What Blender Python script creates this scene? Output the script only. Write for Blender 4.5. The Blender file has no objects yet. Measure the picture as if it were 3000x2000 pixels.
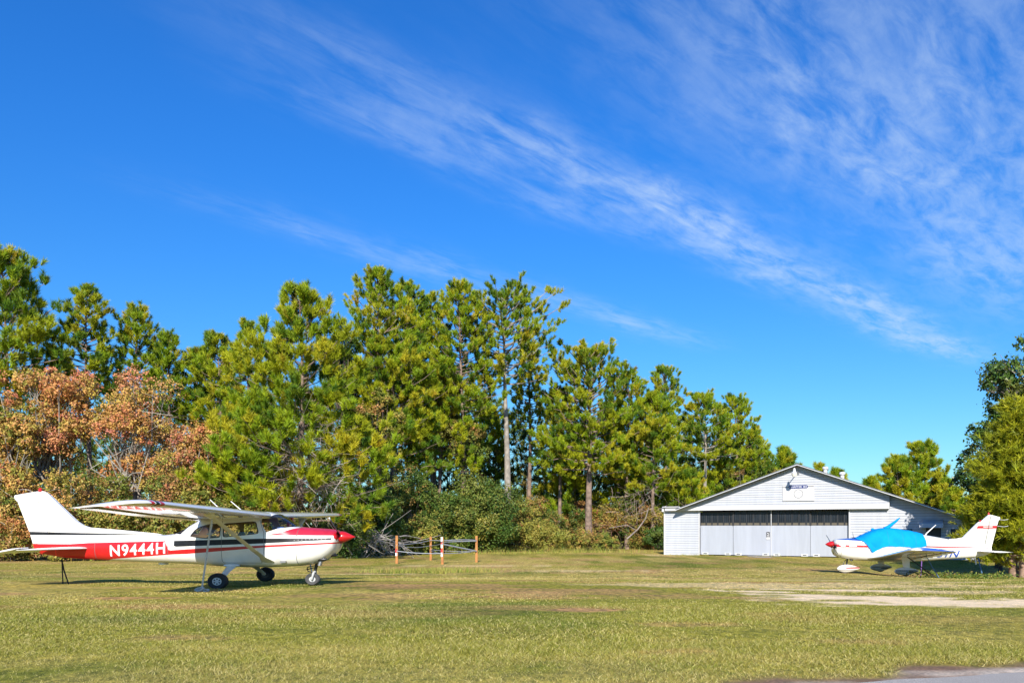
import bpy, bmesh, math, random
import numpy as np
from mathutils import Vector, Matrix

# ------------------------------------------------------------------ camera, sky, sun, exposure
SC = bpy.context.scene
COL = SC.collection
F, HZ = 2400.0, 1540.0            # focal length and horizon row, in pixels of a 3000 x 2000 frame
cam_d = bpy.data.cameras.new('camera')
cam = bpy.data.objects.new('camera', cam_d)
COL.objects.link(cam)
cam.rotation_euler = (math.radians(90), 0, 0)
cam_d.sensor_width = 36.0
cam_d.lens = 36.0 * F / 3000.0
cam_d.shift_y = (HZ - 1000.0) / 3000.0
cam_d.clip_start, cam_d.clip_end = 0.1, 6000
SC.camera = cam

TO_SUN = Vector((-0.054, -0.864, 0.50)).normalized()
SUN_EL = math.asin(TO_SUN.z)
SUN_AZ = math.atan2(TO_SUN.x, TO_SUN.y)
sd = bpy.data.lights.new('sun', 'SUN')
sd.energy, sd.angle, sd.color = 5.0, math.radians(0.5), (1.0, 0.93, 0.82)
sun = bpy.data.objects.new('sun', sd)
COL.objects.link(sun)
sun.rotation_euler = (-TO_SUN).to_track_quat('-Z', 'Y').to_euler()

SC.view_settings.view_transform = 'Standard'
SC.view_settings.look = 'None'
SC.view_settings.exposure = 0.58
SC.view_settings.gamma = 1.0

W = bpy.data.worlds.new('World')
SC.world = W
W.use_nodes = True
nt = W.node_tree
nt.nodes.clear()


class NG:
    """small helper for node graphs"""
    def __init__(s, tree): s.t = tree
    def n(s, typ, **kw):
        nd = s.t.nodes.new(typ)
        for k, v in kw.items(): setattr(nd, k, v)
        return nd
    def put(s, sock, v):
        if isinstance(v, bpy.types.NodeSocket): s.t.links.new(v, sock)
        else: sock.default_value = v
    def m(s, op, a, b=0.0, c=0.0, clamp=False):
        nd = s.n('ShaderNodeMath', operation=op, use_clamp=clamp)
        for i, v in enumerate((a, b, c)): s.put(nd.inputs[i], v)
        return nd.outputs[0]
    def mix(s, fac, a, b, blend='MIX'):
        nd = s.n('ShaderNodeMix', data_type='RGBA', blend_type=blend)
        s.put(nd.inputs[0], fac); s.put(nd.inputs[6], a); s.put(nd.inputs[7], b)
        return nd.outputs[2]
    def noise(s, vec, scale, detail=3.0, rough=0.55, dist=0.0, dim='3D'):
        nd = s.n('ShaderNodeTexNoise', noise_dimensions=dim)
        if vec is not None: s.t.links.new(vec, nd.inputs['Vector'])
        nd.inputs['Scale'].default_value = scale
        nd.inputs['Detail'].default_value = detail
        nd.inputs['Roughness'].default_value = rough
        nd.inputs['Distortion'].default_value = dist
        return nd.outputs['Fac']
    def ramp(s, v, lo, hi, a=0.0, b=1.0):
        nd = s.n('ShaderNodeMapRange', interpolation_type='SMOOTHSTEP')
        s.put(nd.inputs[0], v)
        for i, x in enumerate((lo, hi, a, b)): nd.inputs[i + 1].default_value = x
        return nd.outputs[0]
    def xyz(s, x, y, z):
        nd = s.n('ShaderNodeCombineXYZ')
        for i, v in enumerate((x, y, z)): s.put(nd.inputs[i], v)
        return nd.outputs[0]


g = NG(nt)
sky = g.n('ShaderNodeTexSky', sky_type='NISHITA')
sky.sun_disc = False
sky.sun_elevation, sky.sun_rotation = SUN_EL, SUN_AZ
sky.altitude, sky.air_density, sky.dust_density, sky.ozone_density = 0, 1.0, 0.3, 3.0
tc = g.n('ShaderNodeTexCoord')
sep = g.n('ShaderNodeSeparateXYZ')
nt.links.new(tc.outputs['Generated'], sep.inputs[0])
dx, dy, dz = sep.outputs
# cirrus: bands lying in a high flat layer, parallel in the sky, running off towards the front right
dzc = g.m('MAXIMUM', dz, 0.03)
cc = g.m('DIVIDE', g.m('SUBTRACT', dx, g.m('MULTIPLY', dy, 0.996)), dzc)      # across the bands
pp = g.m('DIVIDE', g.m('ADD', dx, dy), dzc)                                    # along the bands
v1 = g.xyz(g.m('MULTIPLY', pp, 0.55), g.m('MULTIPLY', cc, 1.6), 0.0)
big = g.noise(v1, 1.3, 4.0, 0.55, 0.3)
v2 = g.xyz(g.m('ADD', g.m('MULTIPLY', pp, 1.1), g.m('MULTIPLY', cc, 0.8)), g.m('MULTIPLY', cc, 3.4), 3.7)
fine = g.noise(v2, 2.6, 12.0, 0.62, 0.35)
v3 = g.xyz(g.m('MULTIPLY', pp, 0.5), g.m('MULTIPLY', cc, 0.5), 9.1)
ccw = g.m('ADD', cc, g.m('MULTIPLY', g.m('SUBTRACT', g.noise(v3, 3.0, 4.0, 0.6), 0.5), 0.34))
def band(c0, w, p0, r0, p1, r1, amp):
    d = g.m('DIVIDE', g.m('SUBTRACT', ccw, c0), w)
    e = g.m('POWER', 2.718, g.m('MULTIPLY', g.m('MULTIPLY', d, d), -1.0))
    al = g.m('MULTIPLY', g.ramp(pp, p0, p0 + r0), g.ramp(pp, p1, p1 + r1, 1.0, 0.0))
    return g.m('MULTIPLY', g.m('MULTIPLY', e, al), amp)
bands = g.m('ADD', g.m('ADD', band(-2.13, 0.19, 0.5, 3.0, 6.3, 2.2, 1.0), band(-1.18, 0.42, 0.9, 2.0, 5.0, 3.0, 0.58)),
            g.m('ADD', band(-3.45, 0.17, 0.9, 2.2, 4.6, 1.6, 0.46), band(-0.60, 0.34, 0.9, 1.6, 4.2, 3.0, 0.32)))
bands = g.m('ADD', bands, band(-2.40, 0.12, 0.9, 1.0, 2.4, 1.2, 0.24))
dens = g.m('MULTIPLY', bands, g.m('MULTIPLY', g.ramp(fine, 0.26, 0.70), g.ramp(big, 0.22, 0.66, 0.45, 1.0)), clamp=True)
fluff = g.noise(tc.outputs['Generated'], 20.0, 8.0, 0.62, 0.4)
dens = g.m('MULTIPLY', dens, g.ramp(fluff, 0.30, 0.70, 0.72, 1.2), clamp=True)
dens = g.m('MULTIPLY', dens, g.ramp(dz, 0.05, 0.2), clamp=True)
# clear, polarised blue of an autumn sky
hsv = g.n('ShaderNodeHueSaturation')
hsv.inputs['Saturation'].default_value = 1.22
nt.links.new(sky.outputs[0], hsv.inputs['Color'])
hz_ = g.ramp(dz, -0.08, 0.50)
tint = g.mix(1.0, hsv.outputs[0], g.mix(hz_, (0.80, 1.22, 1.42, 1), (0.55, 1.46, 2.30, 1)), 'MULTIPLY')
skyc = g.mix(g.m('MULTIPLY', dens, 0.85), tint, (7.0, 8.8, 11.0, 1))
bg = g.n('ShaderNodeBackground')
nt.links.new(skyc, bg.inputs[0])
bg.inputs[1].default_value = 0.060
wo = g.n('ShaderNodeOutputWorld')
nt.links.new(bg.outputs[0], wo.inputs[0])

# ------------------------------------------------------------------ helpers
rng = np.random.default_rng(7)
random.seed(7)
K = 0.79                           # height ratio of this place as the picture shows it


def at(u, v, Y):                   # a point at depth Y that stands at column u, row v of a 3000 px wide frame
    return ((u - 1500) * Y / F, Y, (HZ - v) * Y / F)


_gy = np.array([-60, 5, 9, 14, 18, 20.5, 24, 29, 34, 45, 58, 80, 120, 4000.])
_gz = np.array([-1.08, -1.10, -1.14, -1.25, -1.345, -1.37, -1.56, -1.82, -1.97, -2.0, -2.03, -2.06, -2.1, -2.1])
def gz(y, x=0.0):
    y = np.asarray(y, float)
    d = np.clip((np.asarray(x, float) - 13.5) / 5.0, 0, 1)
    dip = .30 * d * d * (3 - 2 * d) * np.clip((y - 24) / 7, 0, 1) * np.clip((48 - y) / 7, 0, 1)
    return sum(np.interp(y + o, _gy, _gz) for o in (-1.5, -.7, 0, .7, 1.5)) / 5 - dip
def Yrow(v):                       # depth of the ground seen at row v
    ys = np.linspace(4, 110, 3000)
    rows = HZ - F * gz(ys) / ys
    return float(np.interp(-v, -rows, ys))


def hash2(ix, iy, s):
    h = (ix * 374761393 + iy * 668265263 + s * 1274126177) & 0x7fffffff
    h = ((h ^ (h >> 13)) * 1103515245) & 0x7fffffff
    return ((h ^ (h >> 16)) & 0xffff) / 65535.0
def vnoise(x, y, s=0, octv=3):
    tot, amp, nrm = 0, 1.0, 0
    for o in range(octv):
        xi, yi = np.floor(x).astype(np.int64), np.floor(y).astype(np.int64)
        fx, fy = x - xi, y - yi
        fx, fy = fx * fx * (3 - 2 * fx), fy * fy * (3 - 2 * fy)
        a, b = hash2(xi, yi, s + o), hash2(xi + 1, yi, s + o)
        c, d = hash2(xi, yi + 1, s + o), hash2(xi + 1, yi + 1, s + o)
        tot = tot + amp * ((a * (1 - fx) + b * fx) * (1 - fy) + (c * (1 - fx) + d * fx) * fy)
        nrm += amp; amp *= 0.5; x, y = x * 2.03 + 11.3, y * 2.03 + 5.7
    return tot / nrm


MATS = {}
def mat(name, col, rough=0.6, metal=0.0, coat=0.0, var=0.0, vscale=6.0, bump=0.0, bscale=30.0, spec=0.5, streak=False):
    if name in MATS: return MATS[name]
    m = bpy.data.materials.new(name); m.use_nodes = True
    q = NG(m.node_tree); p = m.node_tree.nodes['Principled BSDF']
    p.inputs['Roughness'].default_value = rough
    p.inputs['Metallic'].default_value = metal
    p.inputs['Coat Weight'].default_value = coat
    p.inputs['Coat Roughness'].default_value = 0.06
    p.inputs['Specular IOR Level'].default_value = spec
    c = (*col, 1)
    co = q.n('ShaderNodeTexCoord').outputs['Object']
    if var > 0:
        vv_ = co
        if streak:                                  # rain streaks and grime running down painted boards
            mp_ = q.n('ShaderNodeMapping'); mp_.inputs['Scale'].default_value = (3.2, 3.2, .30)
            m.node_tree.links.new(co, mp_.inputs[0]); vv_ = mp_.outputs[0]
        n1 = q.noise(vv_, vscale, 5.0, 0.6)
        lo = tuple(x * (1 - var) for x in col) + (1,)
        hi = tuple(min(1, x * (1 + var * 0.5)) for x in col) + (1,)
        q.put(p.inputs['Base Color'], q.mix(q.ramp(n1, 0.3, 0.7), lo, hi))
    else:
        p.inputs['Base Color'].default_value = c
    if bump > 0:
        b = q.n('ShaderNodeBump'); b.inputs['Strength'].default_value = bump; b.inputs['Distance'].default_value = 0.02
        q.put(b.inputs['Height'], q.noise(co, bscale, 4.0, 0.6))
        m.node_tree.links.new(b.outputs[0], p.inputs['Normal'])
    MATS[name] = m
    return m


def glass_mat():
    m = bpy.data.materials.new('window_glass'); m.use_nodes = True
    t = m.node_tree; t.nodes.clear(); q = NG(t)
    tr = q.n('ShaderNodeBsdfTransparent'); tr.inputs[0].default_value = (0.93, 0.95, 0.94, 1)
    gl = q.n('ShaderNodeBsdfGlossy'); gl.inputs['Roughness'].default_value = 0.03
    fr = q.n('ShaderNodeFresnel'); fr.inputs[0].default_value = 1.45
    mx = q.n('ShaderNodeMixShader'); q.put(mx.inputs[0], q.m('ADD', q.m('MULTIPLY', fr.outputs[0], 0.65), 0.02))
    t.links.new(tr.outputs[0], mx.inputs[1]); t.links.new(gl.outputs[0], mx.inputs[2])
    o = q.n('ShaderNodeOutputMaterial'); t.links.new(mx.outputs[0], o.inputs[0])
    return m


def leaf_mat(name, transl=0.35, rough=0.5, spec=0.25, hue=0.0):
    m = bpy.data.materials.new(name); m.use_nodes = True
    t = m.node_tree; q = NG(t); p = t.nodes['Principled BSDF']
    a = q.n('ShaderNodeAttribute', attribute_name='Col')
    p.inputs['Roughness'].default_value = rough
    p.inputs['Specular IOR Level'].default_value = spec
    t.links.new(a.outputs['Color'], p.inputs['Base Color'])
    tl = q.n('ShaderNodeBsdfTranslucent'); t.links.new(q.mix(1.0, a.outputs['Color'], (1.15, 1.1, 0.55, 1), 'MULTIPLY'), tl.inputs[0])
    mx = q.n('ShaderNodeMixShader'); mx.inputs[0].default_value = transl
    t.links.new(p.outputs[0], mx.inputs[1]); t.links.new(tl.outputs[0], mx.inputs[2])
    t.links.new(mx.outputs[0], t.nodes['Material Output'].inputs[0])
    return m


M = dict(
    white=mat('aircraft_white_paint', (0.78, 0.76, 0.71), 0.22, coat=1.0, var=0.07, vscale=3.0),
    black=mat('aircraft_black_paint', (0.014, 0.015, 0.018), 0.45, coat=0.0, spec=0.3, var=0.3),
    red=mat('aircraft_red_paint', (0.52, 0.011, 0.014), 0.32, coat=0.2, var=0.12, vscale=4.0),
    cowlred=mat('faded_red_paint', (0.48, 0.02, 0.045), 0.36, coat=0.15, var=0.14, vscale=4.0),
    blue=mat('aircraft_blue_paint', (0.02, 0.085, 0.42), 0.3, coat=0.5, var=0.1),
    seam=mat('dark_seam', (0.10, 0.10, 0.10), 0.7),
    gasket=mat('window_gasket', (0.035, 0.036, 0.04), 0.6),
    lining=mat('tan_cabin_lining', (0.42, 0.25, 0.11), 0.8, var=0.15),
    seat=mat('brown_seat_fabric', (0.07, 0.045, 0.04), 0.9, var=0.3),
    rubber=mat('tyre_rubber', (0.018, 0.019, 0.022), 0.75, var=0.3, vscale=12),
    rubber2=mat('dusty_grey_tyre_rubber', (0.07, 0.07, 0.072), 0.85, var=0.3, vscale=12),
    hub=mat('wheel_hub_paint', (0.55, 0.55, 0.55), 0.4, metal=0.2),
    steel=mat('weathered_steel', (0.32, 0.32, 0.33), 0.42, metal=0.8, var=0.2),
    darksteel=mat('dark_steel', (0.05, 0.05, 0.055), 0.4, metal=0.6, var=0.3),
    prop=mat('propeller_black', (0.02, 0.02, 0.022), 0.35, coat=0.2),
    bluecloth=mat('blue_sunshade_cloth', (0.10, 0.19, 0.50), 0.6, var=0.55, vscale=9),
    cyan=mat('turquoise_cover_fabric', (0.0, 0.255, 0.64), 0.85, spec=0.15, var=0.10, vscale=2.5, bump=0.5, bscale=7),
    cyandark=mat('cover_seam_fabric', (0.0, 0.17, 0.45), 0.7),
    rope=mat('pale_rope', (0.55, 0.53, 0.48), 0.9, var=0.25, vscale=30),
    bluerope=mat('blue_rope', (0.06, 0.14, 0.26), 0.9, var=0.3, vscale=30),
    purple=mat('purple_rope', (0.25, 0.12, 0.42), 0.9),
    strap=mat('black_strap', (0.022, 0.022, 0.025), 0.9),
    siding=mat('white_painted_siding', (0.44, 0.46, 0.51), 0.55, var=0.075, vscale=1.0, streak=True, bump=0.15, bscale=14),
    trim=mat('white_painted_trim', (0.56, 0.56, 0.57), 0.5, var=0.05),
    doorpaint=mat('pale_grey_painted_metal', (0.37, 0.395, 0.455), 0.5, var=0.075, vscale=1.0, streak=True),
    soffit=mat('grey_painted_soffit', (0.42, 0.45, 0.50), 0.7, var=0.1),
    darkopen=mat('dark_interior', (0.012, 0.014, 0.018), 0.8),
    corr=mat('smoked_corrugated_panel', (0.012, 0.017, 0.024), 0.35, var=0.35, vscale=2.0),
    roof=mat('roof_metal', (0.10, 0.105, 0.115), 0.55, var=0.2),
    galv=mat('white_galvanised_metal', (0.70, 0.70, 0.70), 0.4, metal=0.2, var=0.1),
    concrete=mat('concrete_slab', (0.40, 0.35, 0.29), 0.9, var=0.2, vscale=3),
    orange=mat('orange_treated_wood', (0.42, 0.17, 0.045), 0.75, var=0.3, vscale=7),
    tapew=mat('white_reflective_tape', (0.8, 0.8, 0.8), 0.4),
    taper=mat('red_reflective_tape', (0.55, 0.02, 0.02), 0.4),
    wire=mat('barbed_wire_mesh', (0.38, 0.40, 0.44), 0.6, metal=0.3),
    bark=mat('pine_bark', (0.23, 0.165, 0.125), 0.95, var=0.5, vscale=3.0, bump=0.9, bscale=9),
    barkgrey=mat('grey_bark', (0.30, 0.265, 0.225), 0.95, var=0.4, vscale=3.0, bump=0.8, bscale=9),
    barkdark=mat('dark_bark', (0.075, 0.058, 0.048), 0.95, var=0.4, vscale=4.0),
    cedarbark=mat('pale_reddish_cedar_bark', (0.36, 0.24, 0.17), 0.95, var=0.45, vscale=2.5, bump=1.0, bscale=12),
    deadwood=mat('bleached_dead_twigs', (0.27, 0.225, 0.20), 0.9, var=0.35, vscale=2),
    needle=leaf_mat('pine_needles', 0.08, 0.5, 0.22),
    leaf=leaf_mat('broad_leaves', 0.08, 0.5, 0.2),
    gloss=leaf_mat('glossy_leaves', 0.08, 0.38, 0.3),
    grass=leaf_mat('grass_blades', 0.18, 0.6, 0.2),
    lapshade=mat('painted_lap_shadow', (0.10, 0.11, 0.14), 0.8),
    text=mat('white_lettering', (0.80, 0.80, 0.80), 0.35),
    navy=mat('navy_lettering', (0.015, 0.03, 0.16), 0.45),
    darkink=mat('dark_ink', (0.05, 0.05, 0.06), 0.5),
    greyink=mat('faded_grey_ink', (0.30, 0.30, 0.33), 0.6),
    lampglass=mat('lamp_glass', (0.62, 0.60, 0.52), 0.2),
)
GLASS = glass_mat()


def tag(o, label=None, cat=None, group=None, kind=None):
    if label: o['label'] = label
    if cat: o['category'] = cat
    if group: o['group'] = group
    if kind: o['kind'] = kind
    return o


def empty(name, loc=(0, 0, 0), rz=0.0, label=None, cat=None, group=None):
    o = bpy.data.objects.new(name, None)
    COL.objects.link(o)
    o.location = loc; o.rotation_euler = (0, 0, rz); o.empty_display_size = 0.2
    return tag(o, label, cat, group)


def link(name, me, mats, parent=None):
    for m in (mats if isinstance(mats, (list, tuple)) else [mats]): me.materials.append(m)
    o = bpy.data.objects.new(name, me)
    COL.objects.link(o)
    if parent is not None: o.parent = parent
    return o


class B:
    """collects shapes and turns them into one mesh object"""
    def __init__(s): s.v, s.f, s.mi = [], [], []
    def add(s, V, Fs, mi=0):
        o = len(s.v)
        s.v += [tuple(map(float, p)) for p in V]
        s.f += [tuple(o + i for i in f) for f in Fs]
        s.mi += [mi] * len(Fs)
        return s
    def box(s, c, size, mi=0, rot=None):
        V = []
        for sx in (-.5, .5):
            for sy in (-.5, .5):
                for sz in (-.5, .5):
                    p = Vector((sx * size[0], sy * size[1], sz * size[2]))
                    if rot is not None: p = rot @ p
                    V.append((c[0] + p.x, c[1] + p.y, c[2] + p.z))
        return s.add(V, [(0, 1, 3, 2), (4, 6, 7, 5), (0, 4, 5, 1), (2, 3, 7, 6), (0, 2, 6, 4), (1, 5, 7, 3)], mi)
    def hexa(s, bottom, top, mi=0):
        n = len(bottom)
        Fs = [tuple(range(n - 1, -1, -1)), tuple(range(n, 2 * n))] + [(i, (i + 1) % n, n + (i + 1) % n, n + i) for i in range(n)]
        return s.add(list(bottom) + list(top), Fs, mi)
    def loft(s, rings, mi=0, caps=True, closed=True):
        n = len(rings[0]); V = [p for r in rings for p in r]; Fs = []
        for k in range(len(rings) - 1):
            for i in range(n if closed else n - 1):
                j = (i + 1) % n
                Fs.append((k * n + i, k * n + j, (k + 1) * n + j, (k + 1) * n + i))
        if caps and closed:
            Fs.append(tuple(range(n - 1, -1, -1)))
            Fs.append(tuple((len(rings) - 1) * n + i for i in range(n)))
        return s.add(V, Fs, mi)
    def tube(s, pts, r, n=8, mi=0, flat=None):
        pts = [Vector(p) for p in pts]
        if not hasattr(r, '__len__'): r = [r] * len(pts)
        rings = []; up = Vector((0, 0, 1)); prev = None
        for i, p in enumerate(pts):
            d = (pts[min(i + 1, len(pts) - 1)] - pts[max(i - 1, 0)]).normalized()
            if prev is None:
                a = d.cross(up)
                if a.length < 0.05: a = d.cross(Vector((1, 0, 0)))
            else: a = prev - d * prev.dot(d)
            a.normalize(); b = d.cross(a); prev = a
            rings.append([p + a * (r[i] * math.cos(2 * math.pi * k / n)) + b * (r[i] * math.sin(2 * math.pi * k / n)) for k in range(n)])
        return s.loft(rings, mi)
    def blob(s, c, rad, nu=16, nv=10, mi=0, fn=None):
        rings = []
        for j in range(1, nv):
            t = math.pi * j / nv
            rings.append([(c[0] + rad[0] * -math.cos(t), c[1] + rad[1] * math.sin(t) * math.cos(2 * math.pi * i / nu),
                           c[2] + rad[2] * math.sin(t) * math.sin(2 * math.pi * i / nu)) for i in range(nu)])
        if fn: rings = [[fn(p) for p in r] for r in rings]
        return s.loft(rings, mi)
    def wheel(s, c, R, w, rim, n=28, mi=0):       # tyre turned about the y axis
        prof = [(rim, -w * .36), (R * .86, -w * .5), (R * .96, -w * .36), (R, -w * .16), (R, w * .16), (R * .96, w * .36), (R * .86, w * .5), (rim, w * .36)]
        rings = [[(c[0] + pr * math.cos(2 * math.pi * k / n), c[1] + py, c[2] + pr * math.sin(2 * math.pi * k / n)) for k in range(n)] for pr, py in prof]
        return s.loft(rings, mi, caps=False)
    def disc(s, c, R, y0, y1, n=28, mi=0):
        return s.loft([[(c[0] + R * math.cos(2 * math.pi * k / n), c[1] + y, c[2] + R * math.sin(2 * math.pi * k / n)) for k in range(n)] for y in (y0, y1)], mi)
    def make(s, name, mats, parent=None, tf=None, smooth=None):
        V = [tf(p) for p in s.v] if tf else s.v
        me = bpy.data.meshes.new(name)
        me.from_pydata(V, [], s.f)
        me.polygons.foreach_set('material_index', s.mi)
        bm = bmesh.new(); bm.from_mesh(me)
        bmesh.ops.recalc_face_normals(bm, faces=bm.faces)
        bm.to_mesh(me); bm.free()
        if smooth is not None:
            me.polygons.foreach_set('use_smooth', [True] * len(me.polygons))
            me.set_sharp_from_angle(angle=math.radians(smooth))
        return link(name, me, mats, parent)


def each(name, boxes, mats, parent=None, tf=None):
    for bx_ in boxes:
        b_e = B(); b_e.box(*bx_); b_e.make(name, mats, parent, tf)


def np_mesh(name, V, n_per, cols, material, parent=None):
    """V (N*n_per,3) as separate n-gons, one colour per face"""
    me = bpy.data.meshes.new(name)
    nv = len(V); nf = nv // n_per
    me.vertices.add(nv); me.vertices.foreach_set('co', np.ascontiguousarray(V, np.float32).ravel())
    me.loops.add(nv); me.loops.foreach_set('vertex_index', np.arange(nv, dtype=np.int32))
    me.polygons.add(nf); me.polygons.foreach_set('loop_start', np.arange(0, nv, n_per, dtype=np.int32))
    me.update(calc_edges=True)
    a = me.attributes.new('Col', 'FLOAT_COLOR', 'FACE')
    c4 = np.ones((nf, 4), np.float32); c4[:, :3] = np.clip(cols, 0.002, 1)
    a.data.foreach_set('color', c4.ravel())
    return link(name, me, material, parent)


def text_mesh(s, size, bold=0.0, shear=0.0, spacing=1.0):
    cu = bpy.data.curves.new('lettering', 'FONT')
    cu.body = s; cu.size = size; cu.align_x = 'CENTER'; cu.align_y = 'CENTER'
    cu.offset = bold; cu.shear = shear; cu.space_character = spacing; cu.resolution_u = 4
    o = bpy.data.objects.new('lettering', cu)
    COL.objects.link(o)
    bpy.context.view_layer.update()
    ev = o.evaluated_get(bpy.context.evaluated_depsgraph_get())
    me = ev.to_mesh()
    V = np.array([v.co[:] for v in me.vertices]); Fs = [tuple(p.vertices) for p in me.polygons]
    ev.to_mesh_clear()
    bpy.data.objects.remove(o); bpy.data.curves.remove(cu)
    return V, Fs


def slice_text(V2, Fs, nz=7, nx=14):
    bm = bmesh.new(); vs = [bm.verts.new((a, b_, 0)) for a, b_ in V2]
    for f in Fs:
        try: bm.faces.new([vs[i] for i in f])
        except ValueError: pass
    lo, hi = V2.min(0), V2.max(0)
    for ax, n in ((0, nx), (1, nz)):
        for k in range(1, n):
            c = [0, 0, 0]; c[ax] = lo[ax] + (hi[ax] - lo[ax]) * k / n; no = [0, 0, 0]; no[ax] = 1
            bmesh.ops.bisect_plane(bm, geom=bm.faces[:] + bm.edges[:] + bm.verts[:], dist=1e-6, plane_co=c, plane_no=no)
    bm.verts.index_update()
    out = [(v.co.x, v.co.y) for v in bm.verts], [tuple(v.index for v in f.verts) for f in bm.faces]
    bm.free()
    return out


def fit_text(V, w, h):
    lo, hi = V.min(0), V.max(0)
    c = (lo + hi) / 2
    return np.stack([(V[:, 0] - c[0]) * w / (hi[0] - lo[0]), (V[:, 1] - c[1]) * h / (hi[1] - lo[1])], 1)


# ------------------------------------------------------------------ ground
def ell(X, Y, cx, cy, rx, ry, ang=0, nz=0.5, s=0):
    c, sn = math.cos(ang), math.sin(ang)
    a = ((X - cx) * c + (Y - cy) * sn) / rx; b = (-(X - cx) * sn + (Y - cy) * c) / ry
    d = np.sqrt(a * a + b * b) + (vnoise(X * 2.2, Y * 2.2, s, 4) - .5) * 2 * nz
    return np.clip((1.15 - d) / 0.45, 0, 1)

ROAD_A, ROAD_B = np.array([2.22, 5.70]), np.array([3.88, 6.18])
_rd = (ROAD_B - ROAD_A) / np.linalg.norm(ROAD_B - ROAD_A)
_rn = np.array([-_rd[1], _rd[0]])          # away from the road, towards the grass
def road_dist(X, Y): return (X - ROAD_A[0]) * _rn[0] + (Y - ROAD_A[1]) * _rn[1]

def ground_masks(X, Y):
    sand = np.zeros_like(X)
    for (cx, cy, rx, ry, an) in ((8.4, 13.1, 3.5, 1.15, -.13), (12.5, 12.2, 4, 1.3, -.1), (6.0, 14.6, 2.0, .9, -.3), (5.0, 16.4, 1.2, .45, -.4), (6.8, 17.0, 1.6, .3, -.2)):
        sand = np.maximum(sand, ell(X, Y, cx, cy, rx, ry, an, .8, 3))
    thin = np.zeros_like(X)
    for (cx, cy, rx, ry, an) in ((6.8, 22.6, 1.4, .45, -.2), (8.6, 21.3, 2.0, .35, -.1), (10.6, 20.2, 1.6, .25, -.1), (12.6, 18.4, 1.6, .3, 0), (4.8, 18.7, 2.6, 1.2, -.2), (7.5, 18.6, 4.0, 1.2, 0), (8.5, 16.4, 2.6, .6, -.1),
                                 (-1.8, 41, 3, .5, 0), (3.2, 36, 3.5, .7, 0), (-6.2, 33, 3, .5, 0), (12, 56, 3, .6, -.5), (-3.5, 27.5, 2.5, .4, 0)):
        thin = np.maximum(thin, ell(X, Y, cx, cy, rx, ry, an, .9, 5) * .75)
    brown = np.zeros_like(X)
    for (cx, cy, rx, ry, k) in ((1.0, 11.6, .75, .38, 1), (-6.6, 14.3, .95, .42, .95), (-1.7, 18.6, 2.2, .6, .8), (-7.6, 24, 1.6, .5, .6), (-.2, 16, 1.4, .6, .5), (-5.2, 12.4, 1.0, .6, .45),
                                (-3.4, 8.3, .5, .25, .5), (2.2, 9.6, .7, .3, .5), (-3, 15, 1.4, .6, .6), (3.4, 8.0, .5, .3, .4), (0, 22.5, 2.4, .6, .6), (4, 25, 3, .8, .5), (10, 11.5, 1.4, .5, .35), (1.5, 7.3, .5, .2, .45),
                                (17, 37, 4, 2.0, .7), (22, 38, 4, 1.8, .6), (-10, 29, 3, .8, .6)):
        brown = np.maximum(brown, ell(X, Y, cx, cy, rx, ry, 0, .8, 9) * k)
    rd = road_dist(X, Y)
    edge = np.clip((0.50 + (vnoise(X * 1.5, Y * 1.5, 21) - .5) * .9 - rd) / 0.25, 0, 1)
    pale = np.clip((0.10 + (vnoise(X * 1.1, Y * 3, 27) - .5) * .9 - rd) / 0.15, 0, 1) * np.clip(rd / .06, 0, 1)
    return sand, thin, brown, edge, pale

G_GREEN = np.array([0.285, 0.265, 0.042]); G_DEEP = np.array([0.125, 0.160, 0.022]); G_STRAW = np.array([0.62, 0.45, 0.17])
G_SAND = np.array([0.84, 0.65, 0.43]); G_BROWN = np.array([0.50, 0.29, 0.14]); G_EDGE = np.array([0.20, 0.125, 0.085])
def mixc(a, b, t): return a + (b - a) * t[..., None]
def ground_col(X, Y):
    n1 = vnoise(X * .22, Y * .4, 31, 4); n2 = vnoise(X * 1.3, Y * 1.6, 41, 3); n3 = vnoise(X * .12 + 4, Y * .2, 51, 3)
    c = mixc(np.broadcast_to(G_GREEN, X.shape + (3,)), G_DEEP, np.clip((n1 - .42 - .06 * np.clip((Y - 9) / 6, 0, 1)) * 6, 0, 1) * .85)
    far = np.clip((Y - 10) / 14, 0, 1)
    st = np.clip((n2 * .55 + n3 * .6 - .54 + .05 * far) * 5.0, 0, 1)
    c = mixc(c, G_STRAW, st * (.30 + .32 * far))
    sand, thin, brown, edge, pale = ground_masks(X, Y)
    n4 = vnoise(X * .5 + 9, Y * .9 + 3, 57, 4)
    c = mixc(c, G_BROWN * .9, np.clip((n4 - .56) * 6, 0, 1) * .7 * np.clip((Y - 8) / 6, 0, 1))
    c = mixc(c, G_BROWN, brown * .9)
    c = mixc(c, (G_SAND + G_STRAW) / 2, thin)
    c = mixc(c, G_SAND, sand)
    c = mixc(c, G_EDGE, edge); c = mixc(c, np.array([0.62, 0.53, 0.45]), pale * .9)
    return c, sand, np.maximum(edge, sand), brown, thin


def axis(lo, hi, step, far, grow=1.25):
    a = list(np.arange(lo, hi + 1e-6, step)); s = step
    while a[-1] < far: s *= grow; a.append(a[-1] + s)
    s = step
    while a[0] > -far: s *= grow; a.insert(0, a[0] - s)
    return np.array(a)


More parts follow.
